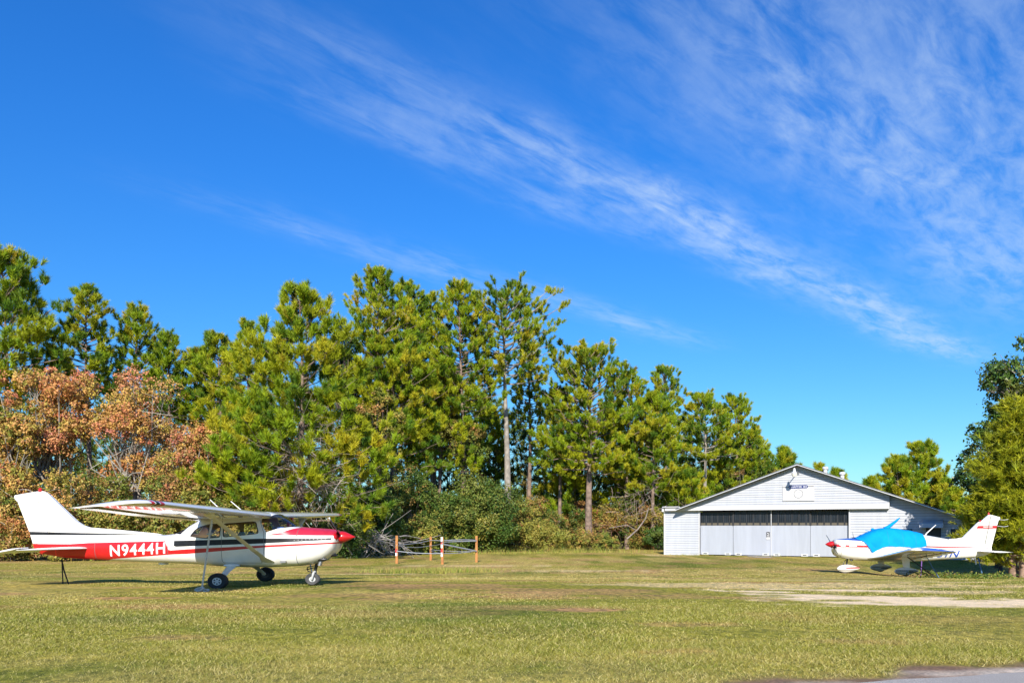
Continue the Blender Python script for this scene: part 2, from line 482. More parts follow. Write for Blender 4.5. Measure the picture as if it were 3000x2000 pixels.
xs = axis(-16, 17, 0.14, 2500, 1.16)
ys = axis(4.6, 30, 0.12, 2500, 1.13)
ys = ys[ys > -400]
GX, GY = np.meshgrid(xs, ys)
GZ = gz(GY, GX)
GZ = GZ + (vnoise(GX * .35, GY * .35, 61, 3) - .5) * .05 * np.clip((45 - np.abs(GY)) / 20, 0, 1) * np.clip((road_dist(GX, GY)) / 1.0, 0, 1)
nx, ny = len(xs), len(ys)
me = bpy.data.meshes.new('ground')
me.vertices.add(nx * ny); me.vertices.foreach_set('co', np.stack([GX, GY, GZ], -1).astype(np.float32).ravel())
ii = (np.arange(ny - 1)[:, None] * nx + np.arange(nx - 1)[None]).ravel()
q4 = np.stack([ii, ii + 1, ii + nx + 1, ii + nx], 1).astype(np.int32)
me.loops.add(q4.size); me.loops.foreach_set('vertex_index', q4.ravel())
me.polygons.add(len(q4)); me.polygons.foreach_set('loop_start', np.arange(0, q4.size, 4, dtype=np.int32))
me.polygons.foreach_set('use_smooth', np.ones(len(q4), bool))
me.update(calc_edges=True)
gc = ground_col(GX, GY)
at_ = me.attributes.new('Col', 'FLOAT_COLOR', 'POINT')
c4 = np.ones((nx * ny, 4), np.float32); c4[:, :3] = gc[0].reshape(-1, 3); c4[:, 3] = gc[2].ravel()
at_.data.foreach_set('color', c4.ravel())
gm = bpy.data.materials.new('mown_grass_ground'); gm.use_nodes = True
q = NG(gm.node_tree); p = gm.node_tree.nodes['Principled BSDF']
p.inputs['Roughness'].default_value = 0.95; p.inputs['Specular IOR Level'].default_value = 0.1
ga = q.n('ShaderNodeAttribute', attribute_name='Col')
pos = q.n('ShaderNodeTexCoord').outputs['Object']
mp = q.n('ShaderNodeMapping'); mp.inputs['Scale'].default_value = (1, .55, 1)
gm.node_tree.links.new(pos, mp.inputs[0])
bare_ = ga.outputs['Alpha']
nA = q.noise(mp.outputs[0], 9.0, 6.0, 0.7); nB = q.noise(pos, 45.0, 3.0, 0.6)
c1 = q.mix(q.ramp(nA, 0.36, 0.66), (0.50, 0.55, 0.55, 1), (1.4, 1.32, 1.15, 1))
c2 = q.mix(q.ramp(nB, 0.3, 0.7), (0.68, 0.72, 0.7, 1), (1.25, 1.2, 1.15, 1))
q.put(p.inputs['Base Color'], q.mix(1.0, q.mix(q.m('SUBTRACT', 1.0, q.m('MULTIPLY', bare_, 0.65)), ga.outputs['Color'], c1, 'MULTIPLY'), c2, 'MULTIPLY'))
bp = q.n('ShaderNodeBump'); q.put(bp.inputs['Strength'], q.m('SUBTRACT', 0.7, q.m('MULTIPLY', bare_, 0.5))); bp.inputs['Distance'].default_value = 0.05
q.put(bp.inputs['Height'], q.m('ADD', nA, q.m('MULTIPLY', nB, .5)))
gm.node_tree.links.new(bp.outputs[0], p.inputs['Normal'])
tag(link('ground', me, gm), kind='structure')

# grass blades
def blades(Y0, Y1, dens, hgt, wid, seed, margin=1.0):
    r = np.random.default_rng(seed)
    area = (Y1 - Y0) * ((Y0 + Y1) / 2 * 1.26 + 2 * margin)
    n = int(area * dens)
    yy = r.uniform(Y0, Y1, n * 2); xx = r.uniform(-1, 1, n * 2) * (Y1 * .63 + margin)
    ok = np.abs(xx) < yy * .63 + margin
    xx, yy = xx[ok][:n], yy[ok][:n]
    c, sand, bare, brown, thin = ground_col(xx, yy)
    tall = vnoise(xx * .8, yy * .8, 71, 3)
    keep = (r.random(len(xx)) > bare * 1.3) & (r.random(len(xx)) > brown * 1.05) & (r.random(len(xx)) > thin * .9) & (road_dist(xx, yy) > .05)
    xx, yy, c, tall, thin = xx[keep], yy[keep], c[keep], tall[keep], thin[keep]
    n = len(xx)
    h = hgt * r.uniform(.5, 1.3, n) * (.55 + tall)
    w = wid * r.uniform(.6, 1.4, n)
    an = r.uniform(0, 2 * np.pi, n); la = r.uniform(0, 2 * np.pi, n); le = r.uniform(.3, 2.2, n)
    z = gz(yy, xx) - .004
    base = np.stack([xx, yy, z], 1)
    sx = np.stack([np.cos(an) * w, np.sin(an) * w, 0 * w], 1)
    tip = base + np.stack([np.cos(la) * le * h, np.sin(la) * le * h, h], 1)
    V = np.stack([base - sx, base + sx, tip], 1).reshape(-1, 3)
    f = r.random(n)
    col = c * r.uniform(.55, 1.35, n)[:, None]
    col = mixc(col, np.array([.66, .56, .24]), (f < .20) * .7)
    col = mixc(col, np.array([.17, .24, .035]), (f > .78) * .5)
    return V, col
bl = [blades(5.2, 8, 5600, .027, .0033, 1), blades(8, 13, 2500, .025, .0046, 2), blades(13, 26, 560, .015, .0085, 3), blades(26, 48, 60, .02, .017, 4)]
tag(np_mesh('grass', np.concatenate([b[0] for b in bl]), 3, np.concatenate([b[1] for b in bl]), M['grass']),
    'short mown grass, part green and part straw coloured, over the whole airfield', 'grass', kind='stuff')

def clump_grass(cx, cy, rx, ry, n, h, seed):
    r = np.random.default_rng(seed)
    xx, yy = r.normal(cx, rx, n), r.normal(cy, ry, n)
    b_ = np.stack([xx, yy, gz(yy, xx) - .01], 1); hh = h * r.uniform(.4, 1.2, n); a_ = r.uniform(0, 6.28, n)
    sx = np.stack([np.cos(a_), np.sin(a_), 0 * a_], 1) * .012
    tip = b_ + np.stack([r.normal(size=n) * .3 * hh, r.normal(size=n) * .3 * hh, hh], 1)
    c_ = np.array([.40, .34, .09]) * r.uniform(.5, 1.3, (n, 1)); c_[r.random(n) < .4] *= np.array([.6, .9, .5])
    return np.stack([b_ - sx, b_ + sx, tip], 1).reshape(-1, 3), c_
tg = [clump_grass(*a) for a in ((-3.9, 34.6, 1.0, .3, 1500, .26, 5), (-2.9, 33.2, .12, .1, 160, .3, 6), (-4.75, 33.6, .1, .1, 90, .25, 7), (-1.55, 34.4, .1, .1, 90, .25, 8), (-2.4, 35.2, .9, .3, 700, .22, 9), (5.5, 62.5, 2.5, .4, 900, .5, 10), (-2, 60, 3, .5, 700, .4, 11), (13.6, 56.6, 3.0, .06, 500, .16, 12), (18, 54.0, 2.5, .06, 300, .14, 13))]
tag(np_mesh('tall_grass', np.concatenate([b_[0] for b_ in tg]), 3, np.concatenate([b_[1] for b_ in tg]), M['grass']), 'taller unmown straw grass round the orange posts and along edges', 'grass', kind='stuff')
# road at the near right corner
asph = bpy.data.materials.new('asphalt'); asph.use_nodes = True
q = NG(asph.node_tree); p = asph.node_tree.nodes['Principled BSDF']; p.inputs['Roughness'].default_value = 0.9; p.inputs['Specular IOR Level'].default_value = 0.15
pos = q.n('ShaderNodeTexCoord').outputs['Object']
a1 = q.mix(q.ramp(q.noise(pos, 120, 3, .7), .35, .68), (.25, .23, .20, 1), (.56, .52, .47, 1))
q.put(p.inputs['Base Color'], q.mix(q.ramp(q.noise(pos, 1.6, 4, .6), .35, .7), a1, (.34, .315, .285, 1)))
b_ = q.n('ShaderNodeBump'); b_.inputs['Strength'].default_value = .6; b_.inputs['Distance'].default_value = .01
q.put(b_.inputs['Height'], q.noise(pos, 110, 3, .7)); asph.node_tree.links.new(b_.outputs[0], p.inputs['Normal'])
rb = B()
L0, L1, NS = -40, 60, 800
for i in range(NS):
    row = []
    for k in (0, 1):
        t = L0 + (L1 - L0) * (i + k) / NS
        e = ROAD_A + _rd * t + _rn * float((vnoise(np.array([t * 2.0]), np.array([.5]), 81, 4)[0] - .5) * .16)
        o = ROAD_A + _rd * t - _rn * 5.2
        row += [(e[0], e[1]), (o[0], o[1])]
    (a, b2, c_, d) = row
    zz = lambda q_: float(gz(q_[1])) + .012
    rb.add([(*a, zz(a)), (*b2, zz(b2)), (*d, zz(d)), (*c_, zz(c_))], [(0, 1, 2, 3)])
tag(rb.make('road', asph), kind='structure')

# ------------------------------------------------------------------ aircraft tools
def side_cut(bm, poly, idx, sel=None):
    xs_ = [p_[0] for p_ in poly]; zs_ = [p_[1] for p_ in poly]
    x0, x1, z0, z1 = min(xs_) - .01, max(xs_) + .01, min(zs_) - .01, max(zs_) + .01
    def near():
        out = []
        for f in bm.faces:
            fx = [v.co.x for v in f.verts]; fz = [v.co.z for v in f.verts]
            if max(fx) > x0 and min(fx) < x1 and max(fz) > z0 and min(fz) < z1: out.append(f)
        return out
    for i in range(len(poly)):
        a, b = poly[i], poly[(i + 1) % len(poly)]
        fs = near()
        ed = list({e for f in fs for e in f.edges}); vs = list({v for f in fs for v in f.verts})
        bmesh.ops.bisect_plane(bm, geom=fs + ed + vs, dist=1e-5, plane_co=(a[0], 0, a[1]), plane_no=(b[1] - a[1], 0, a[0] - b[0]))
    def inside(x, z):
        r_ = False; j = len(poly) - 1
        for i in range(len(poly)):
            (xi, zi), (xj, zj) = poly[i], poly[j]
            if (zi > z) != (zj > z) and x < (xj - xi) * (z - zi) / (zj - zi + 1e-12) + xi: r_ = not r_
            j = i
        return r_
    for f in near():
        c = f.calc_center_median()
        if inside(c.x, c.z) and (sel is None or sel(c)): f.material_index = idx


def grow_poly(poly, d):
    cx = sum(p_[0] for p_ in poly) / len(poly); cz = sum(p_[1] for p_ in poly) / len(poly)
    out = []
    for x, z in poly:
        l = math.hypot(x - cx, z - cz)
        out.append((x + (x - cx) / l * d * 1.3, z + (z - cz) / l * d * 1.3))
    return out


def take(bm, pred, name, mats, parent, tf, offset=0.0, keep=False, idx=0):
    fs = [f for f in bm.faces if pred(f)]
    if not fs: return None
    bm.normal_update()
    vm = {}; V = []; Fs = []
    for f in fs:
        r_ = []
        for v in f.verts:
            if v not in vm:
                vm[v] = len(V); V.append(v.co + v.normal * offset)
            r_.append(vm[v])
        Fs.append(tuple(r_))
    if not keep: bmesh.ops.delete(bm, geom=fs, context='FACES')
    b = B(); b.add(V, Fs)
    return b.make(name, mats, parent, tf, smooth=40)


class Body:
    """fuselage with superellipse sections: rows are (x, top, bottom, half width, power)"""
    def __init__(s, rows, taper=0.12, tz=1.4):
        s.r = np.array(sorted(rows)); s.taper, s.tz = taper, tz
    def at(s, x):
        return [float(np.interp(x, s.r[:, 0], s.r[:, i])) for i in range(1, 5)]
    def half(s, x, z):
        t, b, w, n = s.at(x); zc, h = (t + b) / 2, (t - b) / 2
        u = min(1, abs((z - zc) / h))
        return w * (1 - u ** n) ** (1 / n) * (1 - s.taper * max(0, (z - s.tz) / .75))
    def ring(s, x, n=44, inflate=0.0):
        t, b, w, e = s.at(x); zc, h = (t + b) / 2, (t - b) / 2 + inflate; w += inflate
        out = []
        for k in range(n):
            a = 2 * math.pi * (k + .5) / n
            c, sn = math.cos(a), math.sin(a)
            z = zc + h * math.copysign(abs(sn) ** (2 / e), sn)
            y = w * math.copysign(abs(c) ** (2 / e), c) * (1 - s.taper * max(0, (z - s.tz) / .75))
            out.append((x, y, z))
        return out
    def bm(s, xs_, inflate=0.0, caps=True):
        b = B(); b.loft([s.ring(x, inflate=inflate) for x in xs_], caps=caps)
        bm = bmesh.new()
        vs = [bm.verts.new(v) for v in b.v]
        for f in b.f: bm.faces.new([vs[i] for i in f])
        bmesh.ops.recalc_face_normals(bm, faces=bm.faces)
        return bm


def bm_obj(bm, name, mats, parent, tf, smooth=35):
    for v in bm.verts: v.co = tf(v.co)
    bmesh.ops.recalc_face_normals(bm, faces=bm.faces)
    me = bpy.data.meshes.new(name); bm.to_mesh(me); bm.free()
    me.polygons.foreach_set('use_smooth', [True] * len(me.polygons))
    me.set_sharp_from_angle(angle=math.radians(smooth))
    return link(name, me, mats, parent)


AF = [(1.0, .0), (.8, .035), (.55, .075), (.3, .095), (.15, .085), (.06, .06), (.02, .034), (0, 0.006), (.0, -.006), (.02, -.022), (.08, -.034), (.25, -.038), (.55, -.026), (.8, -.012), (1.0, -.003)]
def airfoil(xle, y, z, chord, thick=1.0, inc=0.0, part=None):
    out = []
    for t, h in AF:
        if part and not (part[0] - 1e-6 <= t <= part[1] + 1e-6): continue
        out.append((xle - t * chord, y, z + h * chord * thick - inc * t * chord))
    return out


def plate(poly, y0, thick, taperfn=None):     # fin-like plate from a side outline, rounded a little
    b = B(); n = len(poly)
    cx = sum(p_[0] for p_ in poly) / n; cz = sum(p_[1] for p_ in poly) / n
    ins = [(x + (cx - x) * .10, z + (cz - z) * .10) for x, z in poly]
    rings = [[(x, y0 - thick, z) for x, z in ins], [(x, y0 - thick * .15, z) for x, z in poly], [(x, y0 + thick * .15, z) for x, z in poly], [(x, y0 + thick, z) for x, z in ins]]
    return b.loft(rings)


# ------------------------------------------------------------------ high wing aircraft (x forward, y starboard, z up)
QC = (-4.753, 18.662, -1.741, -0.102)
TC = lambda p_: Vector((p_[0], -p_[1], K * p_[2]))
cs = empty('high_wing_airplane', (QC[0], QC[1], QC[2] * K), QC[3],
           'white high-wing propeller plane with red nose and black stripe, tied down on grass', 'airplane')
body = Body([(.85, 1.585, 1.20, .30, 2.3), (.80, 1.625, 1.02, .38, 2.4), (.70, 1.65, .88, .425, 2.5), (.55, 1.665, .75, .46, 2.7), (.30, 1.685, .65, .49, 2.9), (0, 1.71, .60, .52, 3.2),
             (-.12, 1.735, .595, .53, 3.3), (-.40, 1.97, .575, .545, 3.4), (-.58, 2.09, .565, .55, 3.5), (-.75, 2.15, .56, .555, 4), (-1.2, 2.18, .555, .555, 4.2), (-1.8, 2.14, .575, .55, 4), (-2.2, 2.03, .61, .53, 3.6),
             (-2.45, 1.86, .635, .50, 3.3), (-2.95, 1.53, .655, .43, 3.0), (-3.2, 1.49, .665, .40, 2.9), (-4, 1.475, .695, .315, 2.8), (-5, 1.44, .745, .21, 2.6), (-5.8, 1.40, .80, .12, 2.5), (-6.3, 1.34, .90, .06, 2.4), (-6.52, 1.28, 1.0, .03, 2.2)])
bx = sorted(set([round(x, 3) for x in np.arange(-6.5, .8, .11)] + [.85, .83, .80, .75, -.12, -6.52, -2.95, .7, .65]))
bm = body.bm(bx)
WHITE, RED, BLACK, COWL, SEAM, GLS, GLW, DOOR, GASK = range(9)
# red tail panel, red pinstripe, black stripe, red cowling
side_cut(bm, [(-6.6, 1.21), (-5.54, 1.21), (-5.09, 1.245), (-3.09, 1.31), (-3.0, 1.06), (-2.94, 1.045), (-2.55, 1.08), (-.71, 1.20), (.9, 1.285), (.9, 1.245), (-.71, 1.14), (-2.55, .945), (-2.89, .93), (-4.47, .78), (-4.8, .70), (-4.8, .5), (-6.6, .5)], RED)
side_cut(bm, [(-2.86, 1.32), (-.71, 1.39), (.78, 1.405), (.78, 1.355), (-.71, 1.255), (-2.80, 1.15), (-2.86, 1.17)], BLACK)
side_cut(bm, [(-.66, 1.485), (-.39, 1.54), (-.24, 1.60), (-.10, 1.665), (.0, 1.69), (.02, 1.8), (.9, 1.8), (.9, 1.475), (.06, 1.48)], COWL)
# seams of cowling and doors
for (x0, z0, x1, z1) in ((.02, .5, .02, 1.75), (-.36, 1.13, -.36, 1.27), (.03, .64, .60, .78), (-3.02, .9, -3.02, 1.5), (-4.9, .7, -4.9, 1.5)):
    l = math.hypot(x1 - x0, z1 - z0); ex, ez = (z1 - z0) / l * .006, -(x1 - x0) / l * .006
    side_cut(bm, [(x0 - ex, z0 - ez), (x1 - ex, z1 - ez), (x1 + ex, z1 + ez), (x0 + ex, z0 + ez)], SEAM)
# windows, doors
def rnd(poly, r=.06, seg=3):
    out = []
    n = len(poly)
    for i in range(n):
        p0, p1, p2 = Vector(poly[i - 1]), Vector(poly[i]), Vector(poly[(i + 1) % n])
        a = p1 + (p0 - p1).normalized() * min(r, (p0 - p1).length * .45); c = p1 + (p2 - p1).normalized() * min(r, (p2 - p1).length * .45)
        for k in range(seg + 1):
            t = k / seg
            out.append(tuple((1 - t) ** 2 * a + 2 * t * (1 - t) * p1 + t * t * c))
    return out
win_rear = rnd([(-2.45, 1.445), (-2.30, 1.66), (-2.02, 1.77), (-1.74, 1.80), (-1.74, 1.425), (-2.1, 1.41)], .07)
win_door = rnd([(-1.64, 1.43), (-1.64, 1.80), (-.93, 1.86), (-.845, 1.535)], .07)
win_quarter = rnd([(-.80, 1.83), (-.69, 1.545), (-.70, 1.555), (-.62, 1.575), (-.60, 1.90)], .02)
wind = [(-.095, 1.722), (-.41, 1.665), (-.66, 1.565), (-.79, 1.845), (-.78, 1.985), (-.62, 2.02), (-.56, 2.075), (-.50, 2.3), (-.1, 2.3)]
wind_rear = [(-2.93, 1.535), (-2.72, 1.50), (-2.50, 1.80), (-2.36, 1.99), (-2.35, 2.1), (-2.95, 2.1)]
for poly in (win_rear, win_door): side_cut(bm, grow_poly(poly, .022), GASK)
door_o = [(-1.66, .70), (-.78, .70), (-.71, 1.0), (-.71, 1.56), (-.83, 1.93), (-1.69, 1.90), (-1.69, .74)]
for i in range(len(door_o)):
    (x0, z0), (x1, z1) = door_o[i], door_o[(i + 1) % len(door_o)]
    if z0 > 1.5 and z1 > 1.5 and i not in (3,): continue
    l = math.hypot(x1 - x0, z1 - z0); ex, ez = (z1 - z0) / l * .005, -(x1 - x0) / l * .005
    side_cut(bm, [(x0 - ex, z0 - ez), (x1 - ex, z1 - ez), (x1 + ex, z1 + ez), (x0 + ex, z0 + ez)], SEAM)
side_cut(bm, win_rear, GLS); side_cut(bm, win_door, GLW)
side_cut(bm, wind, 20); side_cut(bm, wind_rear, 21)
MC = [M['white'], M['red'], M['black'], M['cowlred'], M['seam'], GLASS, GLASS, M['white'], M['gasket']]
for sgn in (1, -1):
    take(bm, lambda f: f.material_index == GLS and f.calc_center_median().y * sgn > 0, 'window', GLASS, cs, TC)
    take(bm, lambda f: f.material_index == GLW and f.calc_center_median().y * sgn > 0, 'door_window', GLASS, cs, TC)
take(bm, lambda f: f.material_index == 20, 'windshield', GLASS, cs, TC)
take(bm, lambda f: f.material_index == 21, 'rear_window', GLASS, cs, TC)
take(bm, lambda f: -2.95 < f.calc_center_median().x < -.02, 'cabin_lining', M['lining'], cs, TC, offset=-.025, keep=True)
bm_obj(bm, 'fuselage', MC, cs, TC)

# registration lettering on both sides of the tail
V, Fs = text_mesh('N9444H', 1.0, bold=.018, spacing=1.14)
uv, Fs = slice_text(fit_text(V, 1.42, .335), Fs)
for sgn in (1, -1):
    P3 = []
    for a, b_z in uv:
        x = -3.79 + a; z = 1.065 + b_z + .068 * (a)            # follows the slope of the tail cone
        P3.append((x if sgn > 0 else -3.79 - a, sgn * (body.half(x, z) + .006), z))
    bq = B(); bq.add(P3, Fs); bq.make('registration_lettering', M['text'], cs, TC)

# fin, rudder, dorsal fillet
fin_poly = [(-3.3, 1.47), (-4.3, 1.585), (-5.13, 1.665), (-5.30, 1.735), (-5.46, 1.86), (-5.8, 2.24), (-6.22, 2.73), (-6.30, 2.775), (-6.38, 2.785), (-6.52, 2.765), (-6.18, 1.50), (-6.10, 1.25), (-4.2, 1.35)]
def stripe_plate(poly, thick, y0=0.0):
    b = plate(poly, y0, thick)
    bm = bmesh.new(); vs = [bm.verts.new(v) for v in b.v]
    for f in b.f: bm.faces.new([vs[i] for i in f])
    side_cut(bm, [(-6.9, 1.58), (-5.31, 1.535), (-3.6, 1.502), (-3.6, 1.499), (-5.31, 1.475), (-6.9, 1.475)], BLACK)
    side_cut(bm, [(-6.9, 1.215), (-5, 1.215), (-5, .5), (-6.9, .5)], RED)
    return bm
bm_obj(stripe_plate(fin_poly, .045), 'fin', MC, cs, TC)
rud_poly = [(-6.535, 2.765), (-7.04, 2.66), (-7.06, 2.62), (-6.99, 2.55), (-6.66, 1.55), (-6.58, 1.25), (-6.54, 1.05), (-6.36, .90), (-6.22, .95), (-6.12, 1.25), (-6.19, 1.49)]
bm_obj(stripe_plate(rud_poly, .038), 'rudder', MC, cs, TC)
b = B(); b.tube([(-6.40, 0, 2.77), (-6.40, 0, 2.84), (-6.40, 0, 2.875)], [.045, .045, .02], 12); b.make('beacon', M['red'], cs, TC, 40)
b = B(); b.tube([(-7.0, 0, 2.56), (-7.2, 0, 2.55)], .008, 6); b.make('static_wick', M['darksteel'], cs, TC)
# stabilizers and drooping elevators
for sgn in (1, -1):
    b = B(); b.loft([[(x, sgn * y, z) for x, y, z in airfoil(xl, y, 1.085, ch, .75, part=None)] for y, xl, ch in ((.06, -5.08, .86), (.3, -5.12, .82), (1.2, -5.42, .52), (1.62, -5.57, .30), (1.70, -5.66, .14))])
    b.make('stabilizer', M['white'], cs, TC, 35)
    b = B(); dro = math.radians(13)
    def hinge(p_): 
        x, y, z = p_; return (-5.92 + (x + 5.92) * math.cos(dro) , y, 1.075 + (x + 5.92) * math.sin(dro) + (z - 1.075))
    b.loft([[hinge((x, sgn * y, z)) for x, y, z in airfoil(xl, y, 1.075, ch, .55)] for y, xl, ch in ((.10, -5.95, .40), (1.0, -5.95, .46), (1.40, -5.94, .46), (1.42, -5.64, .76), (1.70, -5.66, .70), (1.74, -5.72, .60))])
    b.make('elevator', M['white'], cs, TC, 35)

# wings
INC = .085
def wing_rings(sgn, secs):
    return [[(x, sgn * y, z) for x, y, z in airfoil(xl, y, zl, ch, th, INC)] for y, xl, zl, ch, th in secs]
for sgn in (1, -1):
    dz = 0.0 if sgn > 0 else -.09
    S = [(.0, -.62, 2.035, 1.66, 1.0), (.55, -.62, 2.035, 1.66, 1.0), (1.5, -.62, 2.07 + dz * .2, 1.66, 1.0), (2.6, -.62, 2.115 + dz * .45, 1.66, 1.0), (4.0, -.66, 2.175 + dz * .7, 1.46, .95), (5.0, -.69, 2.22 + dz * .9, 1.30, .9),
         (5.22, -.73, 2.225 + dz, 1.25, .8), (5.40, -.87, 2.215 + dz, 1.10, .62), (5.47, -1.05, 2.19 + dz, .92, .3)]
    b = B(); b.loft(wing_rings(sgn, S))
    bmw = bmesh.new(); vs = [bmw.verts.new(v) for v in b.v]
    for f in b.f: bmw.faces.new([vs[i] for i in f])
    # red and dark tip bands near the leading edge
    for y0, y1, idx in ((4.78, 4.90, RED), (4.93, 5.03, BLACK), (5.06, 5.14, RED)):
        for yy in (y0, y1):
            bmesh.ops.bisect_plane(bmw, geom=bmw.faces[:] + bmw.edges[:] + bmw.verts[:], dist=1e-5, plane_co=(0, sgn * yy, 0), plane_no=(0, 1, 0))
        for f in bmw.faces:
            c = f.calc_center_median()
            if y0 < c.y * sgn < y1 and c.x > -.80: f.material_index = idx
    bm_obj(bmw, 'wing', MC, cs, TC, 30)
    # flap and aileron: thin skins under the trailing edge, with their gap
    for nm, ya, yb in (('flap', .75, 2.75), ('aileron', 2.8, 5.15)):
        b = B()
        for y_ in (ya, yb):
            pass
        rr = []
        for y_ in np.linspace(ya, yb, 5):
            xl = np.interp(y_, [s_[0] for s_ in S], [s_[1] for s_ in S]); zl = np.interp(y_, [s_[0] for s_ in S], [s_[2] for s_ in S]); ch = np.interp(y_, [s_[0] for s_ in S], [s_[3] for s_ in S])
            rr.append([(xl - ch * .74, sgn * y_, zl - ch * (.021 + .74 * INC) - .004), (xl - ch * 1.0, sgn * y_, zl - ch * (.003 + INC) - .004), (xl - ch * 1.0, sgn * y_, zl - ch * (.003 + INC) - .012), (xl - ch * .75, sgn * y_, zl - ch * (.021 + .74 * INC) - .02)])
        b.loft(rr); b.make(nm, M['white'], cs, TC)
    # strut with cuffs
    a0, a1 = Vector((-.64, sgn * .53, .76)), Vector((-.97, sgn * 2.60, 2.02 + dz * .45))
    rings = []
    for t, chd, th in ((-.02, .30, .07), (.03, .24, .065), (.08, .145, .05), (.22, .14, .045), (.225, .16, .055), (.25, .16, .055), (.255, .135, .045), (.9, .135, .045), (.95, .17, .06), (1.0, .26, .075)):
        c = a0 + (a1 - a0) * t
        rings.append([(c.x + chd / 2 * math.cos(k * math.pi / 6), c.y + th / 2 * math.sin(k * math.pi / 6) * .6, c.z + th / 2 * math.sin(k * math.pi / 6) * .8) for k in range(12)])
    b = B(); b.loft(rings); b.make('wing_strut', M['white'], cs, TC, 40)
    # main gear leg, fairing, wheel
    rings = []
    for y, z, x, wd, th in ((.40, .62, -1.46, .24, .05), (.56, .585, -1.46, .22, .045), (.8, .475, -1.45, .17, .04), (1.12, .30, -1.42, .12, .04), (1.16, .255, -1.415, .11, .05)):
        rings.append([(x - wd / 2, sgn * y, z), (x - wd * .3, sgn * (y + th * .4), z + th * .5), (x + wd * .3, sgn * (y + th * .4), z + th * .5), (x + wd / 2, sgn * y, z), (x + wd * .3, sgn * (y - th * .4), z - th * .5), (x - wd * .3, sgn * (y - th * .4), z - th * .5)])
    b = B(); b.loft(rings); b.make('gear_leg', M['white'], cs, TC, 40)
    b = B(); b.blob((-1.47, sgn * .50, .625), (.20, .10, .055), 14, 8); b.make('gear_fairing', M['white'], cs, TC, 60)
    wh = B(); wc = (-1.42, sgn * 1.27, .245); wh.wheel(wc, .222, .16, .105, 32)
    w_o = wh.make('wheel', M['rubber'], cs, TC, 50)
    b = B(); b.disc(wc, .105, -.045, .045)
    b.make('rim', M['darksteel'], w_o, TC, 40)
    b = B()
    for k in range(6):
        a = k * math.pi / 3
        b.box((wc[0] + .06 * math.cos(a), wc[1] + sgn * .052, wc[2] + .06 * math.sin(a)), (.075, .016, .028), 0, Matrix.Rotation(-a, 3, 'Y'))
    n_ = 28
    for r0, r1 in ((.082, .106), (.0, .034)):
        b.loft([[(wc[0] + r_ * math.cos(2 * math.pi * k / n_), wc[1] + sgn * .055, wc[2] + r_ * math.sin(2 * math.pi * k / n_)) for k in range(n_)] for r_ in (max(r0, .002), r1)], caps=False)
    b.make('hub_cap', M['hub'], w_o, TC)
# nose gear
b = B(); b.tube([(.33, 0, .70), (.29, 0, .52), (.275, 0, .42)], [.045, .035, .035], 10)
b.tube([(.29, 0, .55), (.10, 0, .50), (.12, .03, .44), (.26, 0, .40)], .016, 6); b.tube([(.33, .0, .62), (.12, .05, .56), (.10, .05, .48)], .014, 6)
b.make('nose_strut', M['darksteel'], cs, TC, 40)
b = B()
for sg in (1, -1):
    b.tube([(.275, 0, .44), (.265, sg * .075, .40), (.235, sg * .085, .25), (.225, sg * .08, .20)], [.035, .03, .022, .022], 8)
b.make('nose_fork', M['hub'], cs, TC, 40)
wh = B(); wh.wheel((.22, 0, .215), .175, .125, .08, 28); w_o = wh.make('nose_wheel', M['rubber2'], cs, TC, 50)
b = B(); b.disc((.22, 0, .215), .078, -.035, .035); b.make('rim', M['hub'], w_o, TC, 40)
b = B(); b.disc((.22, 0, .215), .03, -.06, .06); b.make('hub_cap', M['darksteel'], w_o, TC, 40)
# spinner, propeller, inlets, exhaust
b = B(); pr = [(.845, .135), (.90, .165), (.97, .150), (1.05, .108), (1.13, .058), (1.20, .012), (1.215, .003)]
b.loft([[(x, r_ * math.cos(2 * math.pi * k / 24), 1.43 + r_ * math.sin(2 * math.pi * k / 24)) for k in range(24)] for x, r_ in pr]); b.make('spinner', M['red'], cs, TC, 40)
ang = math.radians(57)
for sg in (1, -1):
    ax = Vector((0, sg * math.sin(ang), sg * math.cos(ang))); lat = Vector((0, math.cos(ang), -math.sin(ang)))
    rings = []; 
    for r_, wd, tw in ((.10, .05, .9), (.22, .075, .75), (.45, .085, .5), (.75, .075, .32), (.93, .05, .22), (.98, .02, .2)):
        c = Vector((.88, 0, 1.43)) + ax * r_
        d = (lat * math.cos(tw) + Vector((1, 0, 0)) * math.sin(tw)) ; nrm = ax.cross(d)
        rings.append([tuple(c + d * wd * math.cos(k * math.pi / 4) + nrm * .014 * math.sin(k * math.pi / 4)) for k in range(8)])
    b = B(); b.loft(rings); b.mi = [1 if b.v[f[0]][0] is None else 0 for f in b.f]
    for i, f in enumerate(b.f):
        cc_ = sum((Vector(b.v[j]) for j in f), Vector()) / len(f)
        if (cc_ - Vector((.88, 0, 1.43))).length > .86: b.mi[i] = 1
    b.make('propeller_blade', [M['prop'], M['text']], cs, TC, 40)
for sg in (1, -1):
    b = B(); b.blob((.80, sg * .23, 1.42), (.075, .115, .125), 14, 8); b.make('inlet_plug', M['red'], cs, TC, 60)
b = B(); b.blob((.70, 0, .90), (.10, .16, .05), 12, 8); b.make('air_scoop', M['darksteel'], cs, TC, 60)
b = B(); b.tube([(.52, .22, .86), (.46, .24, .62)], .048, 14); b.make('exhaust_pipe', M['steel'], cs, TC, 40)
b = B(); b.blob((.53, .30, .80), (.13, .04, .05), 12, 8); b.make('exhaust_shroud', M['darksteel'], cs, TC, 60)
b = B(); b.box((-.28, .50, .735), (.13, .07, .05)); b.make('boarding_step', M['steel'], cs, TC)
for i_ in range(1):
    for k in range(9):
        b = B(); b.blob((-.02 + k * .085, body.half(-.02 + k * .085, 1.372) + .004, 1.345 + .0045 * k), (.009, .004, .009), 6, 4)
        b.make('cowl_fastener', M['galv'], cs, TC)
